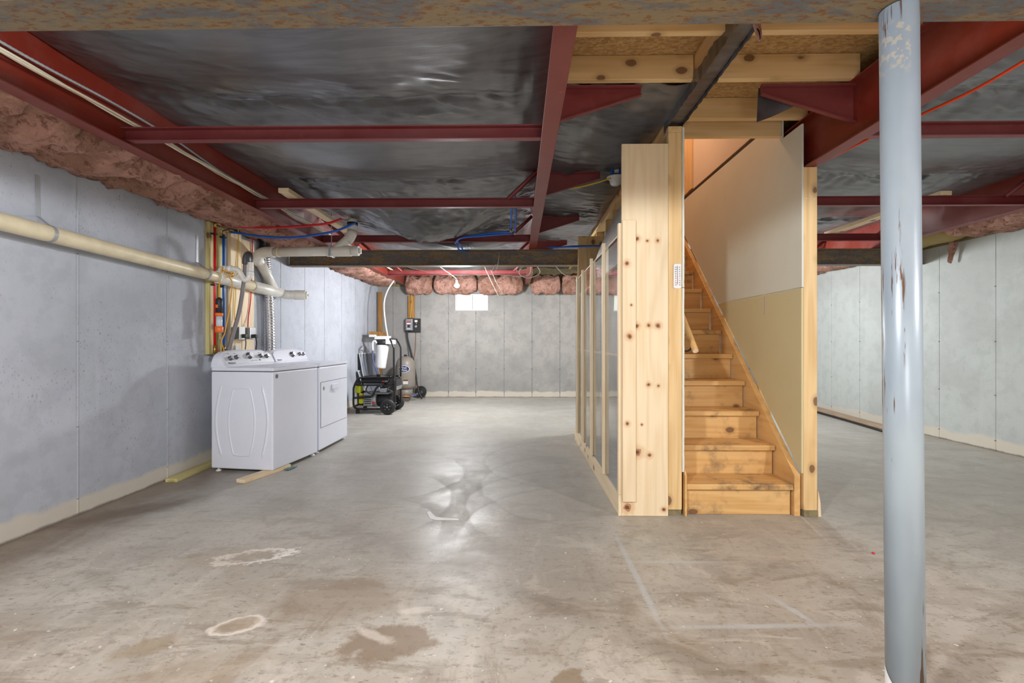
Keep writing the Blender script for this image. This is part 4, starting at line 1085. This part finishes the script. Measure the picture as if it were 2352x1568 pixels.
for i, (y0, ln, h, x, lab) in enumerate(((8.28, .95, .95, -2.72, 'taller grey window screen leaning on the left wall behind the generator'), (8.2, .85, .66, -2.68, 'shorter grey window screen leaning in front of the taller one'))):
    t = thing('window_screen', lab, 'screen', (x, y0 + ln / 2, 0), 'leaning window screens')
    tilt = math.asin((x - XL - .03) / h)
    mx = Matrix.Translation((x, 0, .003)) @ Matrix.Rotation(-tilt, 4, 'Y')
    f = .02
    for nm_, a in (('frame_rail', (0, .012, y0, y0 + ln, 0, f)), ('frame_rail', (0, .012, y0, y0 + ln, h - f, h)), ('frame_stile', (0, .012, y0, y0 + f, f, h - f)), ('frame_stile', (0, .012, y0 + ln - f, y0 + ln, f, h - f))):
        box(nm_, 'frame_grey', *a, t, .001, mx)
    box('mesh', 'screen', .004, .006, y0 + f, y0 + ln - f, f, h - f, t, 0, mx)

# pressure tank
t = thing('pressure_tank', 'taupe pressure tank with a navy oval label in the far left corner', 'tank', (-2.25, 9.12, 0))
mx = Matrix.Translation((-2.25, 9.12, 0))
MB().lathe([(.05, .20), (.12, .205), (.17, .24), (.19, .30), (.192, .5), (.19, .66), (.175, .75), (.13, .82), (.06, .855), (.03, .858)], 36, mx).build('vessel', 'tank', t)
MB().lathe([(.028, .856), (.03, .885), (.024, .89)], 14, mx).build('air_cap', 'black', t)
MB().lathe([(.14, .05), (.14, .205), (.12, .21)], 24, mx).build('stand', 'tank', t)


def oval_patch(name, rx, rz, rad, m):
    b = MB(); n = 32; vs_ = [(-2.235, 9.12 - rad, .615)]
    for rr in (.5, 1.):
        for k in range(n):
            x = rx * rr * cos(2 * pi * k / n) + .015; z = .615 + rz * rr * sin(2 * pi * k / n)
            vs_.append((-2.25 + x, 9.12 - math.sqrt(max(0, rad * rad - x * x)), z))
    fs = [(0, 1 + (k + 1) % n, 1 + k) for k in range(n)] + [(1 + k, 1 + (k + 1) % n, 1 + n + (k + 1) % n, 1 + n + k) for k in range(n)]
    return b.add(vs_, fs).build(name, m, t)


oval_patch('label_border', .105, .070, .1945, 'white_plastic')
oval_patch('label', .097, .062, .1958, 'navy')
text('lettering', 'Well', .062, (-2.24, 8.919, .637), (pi / 2, 0, 0), 'white_plastic', t)
text('lettering', 'Mate', .062, (-2.23, 8.919, .592), (pi / 2, 0, 0), 'white_plastic', t)
box('paper_tag', 'white_plastic', -2.25, -2.155, 8.929, 8.934, .32, .38, t, 0)
box('paper_tag_header', 'copper', -2.25, -2.155, 8.927, 8.9345, .38, .41, t, 0)
t = thing('tank_plumbing', 'brass and copper pipe fittings on the floor before the pressure tank', 'pipe', (-2.2, 8.8, .0))
rod('copper_run', 'copper', [(-2.42, 8.88, .09), (-2.10, 8.86, .09)], .018, t, 10)
rod('blue_run', 'bluehose', [(-2.10, 8.86, .09), (-2.05, 8.9, .10), (-1.98, 9.0, .13)], .018, t, 10)
for x in (-2.40, -2.12): rod('brass_tee', 'brass', [(x - .03, 8.88, .09), (x + .03, 8.88, .09)], .027, t, 10)
rod('drain_valve', 'redink', [(-2.2, 8.82, .0), (-2.2, 8.82, .03)], .025, t, 10)
box('block', 'stone', -2.26, -2.12, 8.80, 8.92, .0, .062, t, .006)
rod('relief_pipe', 'brass', [(-2.40, 8.88, .09), (-2.40, 8.88, .24)], .02, t, 10)
t = thing('coiled_pipe', 'black coil of pipe leaning on the back wall beside the tank', 'coil', (-2.02, 9.4, 0))
mx = Matrix.Translation((-2.005, 9.40, .125)) @ Matrix.Rotation(pi / 2 - .2, 4, 'X')
for r in (.105, .078, .05):
    MB().tube([mx @ Vector((r * cos(2 * pi * k / 28), r * sin(2 * pi * k / 28), 0)) for k in range(29)], .015, 8, False).build('loop', 'black', t)
# pump controller
tag(box('backing_board', 'brownZ', -2.284, -2.149, YB - .04, YB - .001, 1.63, 2.09), 'brown treated board on the back wall above the pump controller', 'board')
t = thing('pump_controller', 'black wall panel with grey control box and gauge on the back wall', 'control', (-2.18, YB - .05, 1.34))
box('back_panel', 'black', -2.335, -2.025, YB - .045, YB - .002, 1.34, 1.622, t, .003)
box('control_box', 'alu', -2.312, -2.175, YB - .125, YB - .046, 1.375, 1.612, t, .006)
box('warning_label', 'redink', -2.287, -2.205, YB - .127, YB - .1255, 1.53, 1.555, t, 0)
box('rating_label', 'white_plastic', -2.287, -2.205, YB - .127, YB - .1255, 1.505, 1.528, t, 0)
box('window_cover', 'black', -2.272, -2.222, YB - .128, YB - .1255, 1.435, 1.49, t, .001)
box('rating_label', 'white_plastic', -2.285, -2.21, YB - .127, YB - .1255, 1.405, 1.418, t, 0)
box('switch_cover', 'white_plastic', -2.14, -2.085, YB - .075, YB - .046, 1.545, 1.59, t, .004)
rod('valve', 'brass', [(-2.11, YB - .06, 1.50), (-2.11, YB - .06, 1.54)], .014, t, 8)
MB().lathe([(.026, 0), (.026, .02), (.022, .022)], 18, Matrix.Translation((-2.115, YB - .046, 1.46)) @ Matrix.Rotation(pi / 2, 4, 'X')).build('pressure_gauge', 'chrome', t)
tag(rod('cable', 'yellow', [(-2.21, 9.44, 2.16), (-2.2, 9.45, 2.0), (-2.215, 9.45, 1.8), (-2.235, 9.42, 1.62)], .006, None, 8, 8), 'yellow cable on the brown board above the pump controller', 'cable')
tag(rod('cable', 'black', [(-2.29, 9.42, 1.375), (-2.28, 9.43, 1.2), (-2.20, 9.42, .9), (-2.10, 9.35, .5), (-2.03, 9.25, .2), (-1.94, 9.2, .008)], .016, None, 10, 10), 'thick black cable from the pump controller down to the floor', 'cable')
tag(rod('cable', 'greyhose', [(-2.30, 9.46, 1.37), (-2.29, 9.47, 1.15), (-2.26, 9.46, .95), (-2.24, 9.44, .8)], .013, None, 8, 8), 'grey cable dropping from the pump controller behind the tank', 'cable')
tag(rod('tubing', 'copper', [(-2.12, 9.47, 1.34), (-2.13, 9.47, 1.0), (-2.16, 9.46, .7), (-2.11, 9.45, .3), (-2.1, 9.4, .12)], .006, None, 8, 8), 'thin copper tube running down the back wall to the tank', 'tube')

# ------------------------------------------------------------------ generator
t = thing('generator', 'portable generator with black tube frame, lime parts and two wheels', 'generator', (-2.3, 7.5, 0))
Y0, Y1 = 7.33, 7.72
for y in (Y0, Y1):
    loop = [(-2.64, y, .30), (-2.64, y, .14), (-2.60, y, .085), (-2.52, y, .075), (-2.2, y, .075), (-2.02, y, .085), (-1.985, y, .12), (-1.985, y, .48), (-2.0, y, .545), (-2.06, y, .575), (-2.35, y, .575), (-2.52, y, .57), (-2.575, y, .545), (-2.635, y, .42), (-2.64, y, .30)]
    rod('frame_loop', 'blackgloss', loop, .0165, t, 10, 4)
    rod('top_bar', 'blackgloss', [(-2.60, y, .455), (-2.0, y, .455)], .014, t, 8)
    rod('brace_bar', 'blackgloss', [(-2.635, y, .25), (-2.40, y, .26), (-2.34, y, .29), (-2.28, y, .40), (-2.22, y, .45)], .0165, t, 10, 4)
for x, z in ((-2.62, .12), (-2.5, .58), (-2.06, .585), (-1.99, .11)): rod('cross_bar', 'blackgloss', [(x, Y0, z), (x, Y1, z)], .014, t, 8)
b = MB()
MB().grid(12, 10, lambda u, v: (-2.54 + .46 * u, Y0 + .03 + (Y1 - Y0 - .06) * v, .555 + .035 * (sin(pi * u) * sin(pi * v)) ** .4)).build('tank_top', 'blackgloss', t)
MB().box(-2.54, -2.08, Y0 + .03, Y1 - .03, .475, .556).build('fuel_tank', 'blackgloss', t, .02, 3)
MB().lathe([(.03, .59), (.032, .615), (.028, .62)], 14, Matrix.Translation((-2.3, 7.52, 0))).build('fuel_cap', 'black', t)
MB().box(-2.50, -2.35, Y0 + .03, Y1 - .05, .11, .33).build('engine_block', 'steel', t, .02)
for k in range(5): MB().box(-2.49, -2.34, Y0 + .03, Y0 + .05, .15 + .03 * k, .162 + .03 * k).build('cooling_fin', 'steel', t)
MB().tube([(-2.31, 7.50, .20), (-2.29, 7.50, .20), (-2.08, 7.50, .20), (-2.06, 7.50, .20)], [.085, .10, .10, .08], 20).build('alternator', 'black', t)
MB().tube([(-2.36, 7.47, .20), (-2.35, 7.47, .20), (-2.30, 7.47, .20)], [.10, .115, .115], 20).build('end_bell', 'steel', t)
MB().box(-2.36, -2.10, Y0 + .05, Y1 - .1, .30, .335).build('air_shroud', 'greybox', t, .01)
MB().box(-2.24, -2.13, Y0 + .05, Y0 + .12, .335, .40).build('ignition_box', 'steel', t, .01)
MB().tube([(-2.27, 7.56, .36), (-2.06, 7.56, .36)], .05, 14).build('muffler', 'knob', t)
MB().box(-2.63, -2.54, Y0 + .03, Y0 + .2, .32, .44).build('air_filter', 'lime', t, .015)
MB().tube([(-2.60, 7.5, .23), (-2.585, 7.5, .23), (-2.52, 7.5, .23)], [.10, .12, .12], 18).build('recoil_cover', 'black', t)
MB().box(-2.57, -2.50, Y0 + .02, Y0 + .10, .15, .24).build('engine_trim', 'lime', t, .015)
MB().box(-2.56, -2.50, Y0 + .015, Y0 + .06, .27, .32).build('engine_trim', 'lime', t, .012)
rod('choke_knob', 'redink', [(-2.52, Y0 + .04, .275), (-2.52, Y0 + .0, .275)], .018, t, 10)
rod('oil_cap', 'redink', [(-2.33, Y0 + .05, .17), (-2.33, Y0 + .01, .17)], .022, t, 10)
rod('fuel_hose', 'blackgloss', [(-2.42, Y0 + .06, .45), (-2.45, Y0 + .03, .38), (-2.40, Y0 + .03, .32), (-2.34, Y0 + .05, .30)], .01, t, 8, 5)
MB().box(-2.03, -1.965, Y0 + .02, Y1 - .02, .36, .54).build('control_panel', 'blackgloss', t, .01)
MB().box(-1.964, -1.958, Y0 + .03, Y1 - .03, .37, .43).build('panel_plate', 'chrome', t, .002)
box('power_switch', 'redink', -2.19, -2.16, Y0 + .015, Y0 + .028, .50, .52, t, .002)
box('maker_plate', 'greybox', -2.15, -2.10, Y0 + .015, Y0 + .028, .50, .525, t, .002)
for y, side in ((7.235, 1), (7.79, 1)):
    mx = Matrix.Translation((-2.065, y, .121)) @ Matrix.Rotation(pi / 2, 4, 'X')
    whl = MB().lathe([(.07, -.032), (.105, -.034), (.119, -.022), (.121, 0), (.119, .022), (.105, .034), (.07, .032)], 32, mx).build('wheel', 'black', t)
    MB().lathe([(.078, -.02), (.078, .036), (.072, .037), (.05, .033), (.02, .035)], 24, mx).build('hub', 'blackgloss', whl)
    for k in range(5):
        a = 2 * pi * k / 5 + .3
        MB().lathe([(.006, .04), (.005, .047)], 8, mx @ Matrix.Translation((.045 * cos(a), .045 * sin(a), -.004))).build('hub_bolt', 'chrome', whl)
        MB().box(.012, .07, -.011, .011, .031, .040, mx @ Matrix.Rotation(a, 4, 'Z')).build('hub_spoke', 'black', whl, .003)
    MB().lathe([(.012, .034), (.010, .046)], 10, mx).build('axle_cap', 'chrome', whl)
rod('axle', 'steel', [(-2.065, 7.20, .121), (-2.065, 7.83, .121)], .01, t, 8)
rod('handle_bar', 'blackgloss', [(-1.99, Y0 - .02, .56), (-1.99, Y0 - .02, 1.0), (-2.0, Y0 - .02, 1.07), (-2.04, Y0, 1.16), (-2.06, Y0 + .04, 1.19), (-2.06, Y1 - .04, 1.19), (-2.04, Y1, 1.16), (-2.0, Y1 + .02, 1.07), (-1.99, Y1 + .02, 1.0), (-1.99, Y1 + .02, .56)], .015, t, 10, 5)
for x in (-2.58,): MB().box(x - .03, x + .03, Y0, Y0 + .03, .001, .06).build('rubber_foot', 'black', t, .005), MB().box(x - .03, x + .03, Y1 - .03, Y1, .001, .06).build('rubber_foot', 'black', t, .005)

# ------------------------------------------------------------------ along the right wall, floor bits
tag(MB().prism([(4.62, 5.9), (4.74, 5.9), (4.96, 7.8), (4.84, 7.8)], 'Z', .03, .068).build('floor_board', 'weathered', None, .002), 'long weathered board lying along the right wall', 'board')
tag(rod('black_pipe', 'black', [(4.60, 5.85, .017), (4.72, 6.8, .017), (4.82, 7.8, .017)], .016, None, 8, 6), 'black pipe lying on the floor in front of the long weathered board', 'pipe')
tag(MB().prism([(4.64, 5.55), (4.72, 5.50), (4.80, 5.62), (4.70, 5.68)], 'Z', .001, .03).build('wood_scrap', 'dark', None, .002), 'dark wood scrap on the floor right of the post near the wall', 'scrap')
b = MB().prism([(-.62, 3.10), (-.60, 3.11), (-.55, 3.02), (-.50, 3.00), (-.40, 2.99), (-.385, 2.965), (-.53, 2.965), (-.58, 2.99)], 'Z', .0005, .003)
tag(b.build('paint_flake', 'paint'), 'white jagged flake of paint on the grey floor', 'flake')
tag(MB().lathe([(.006, .0), (.008, .004), (.004, .009)], 8, Matrix.Translation((1.92, 2.53, 0.0005))).build('wire_nut', 'redink'), 'tiny red cap on the floor left of the post', 'cap')
for o in list(bpy.data.objects):
    if o.type == 'MESH' and o.name.startswith('scribble'): o['label'] = 'purple marker stroke'
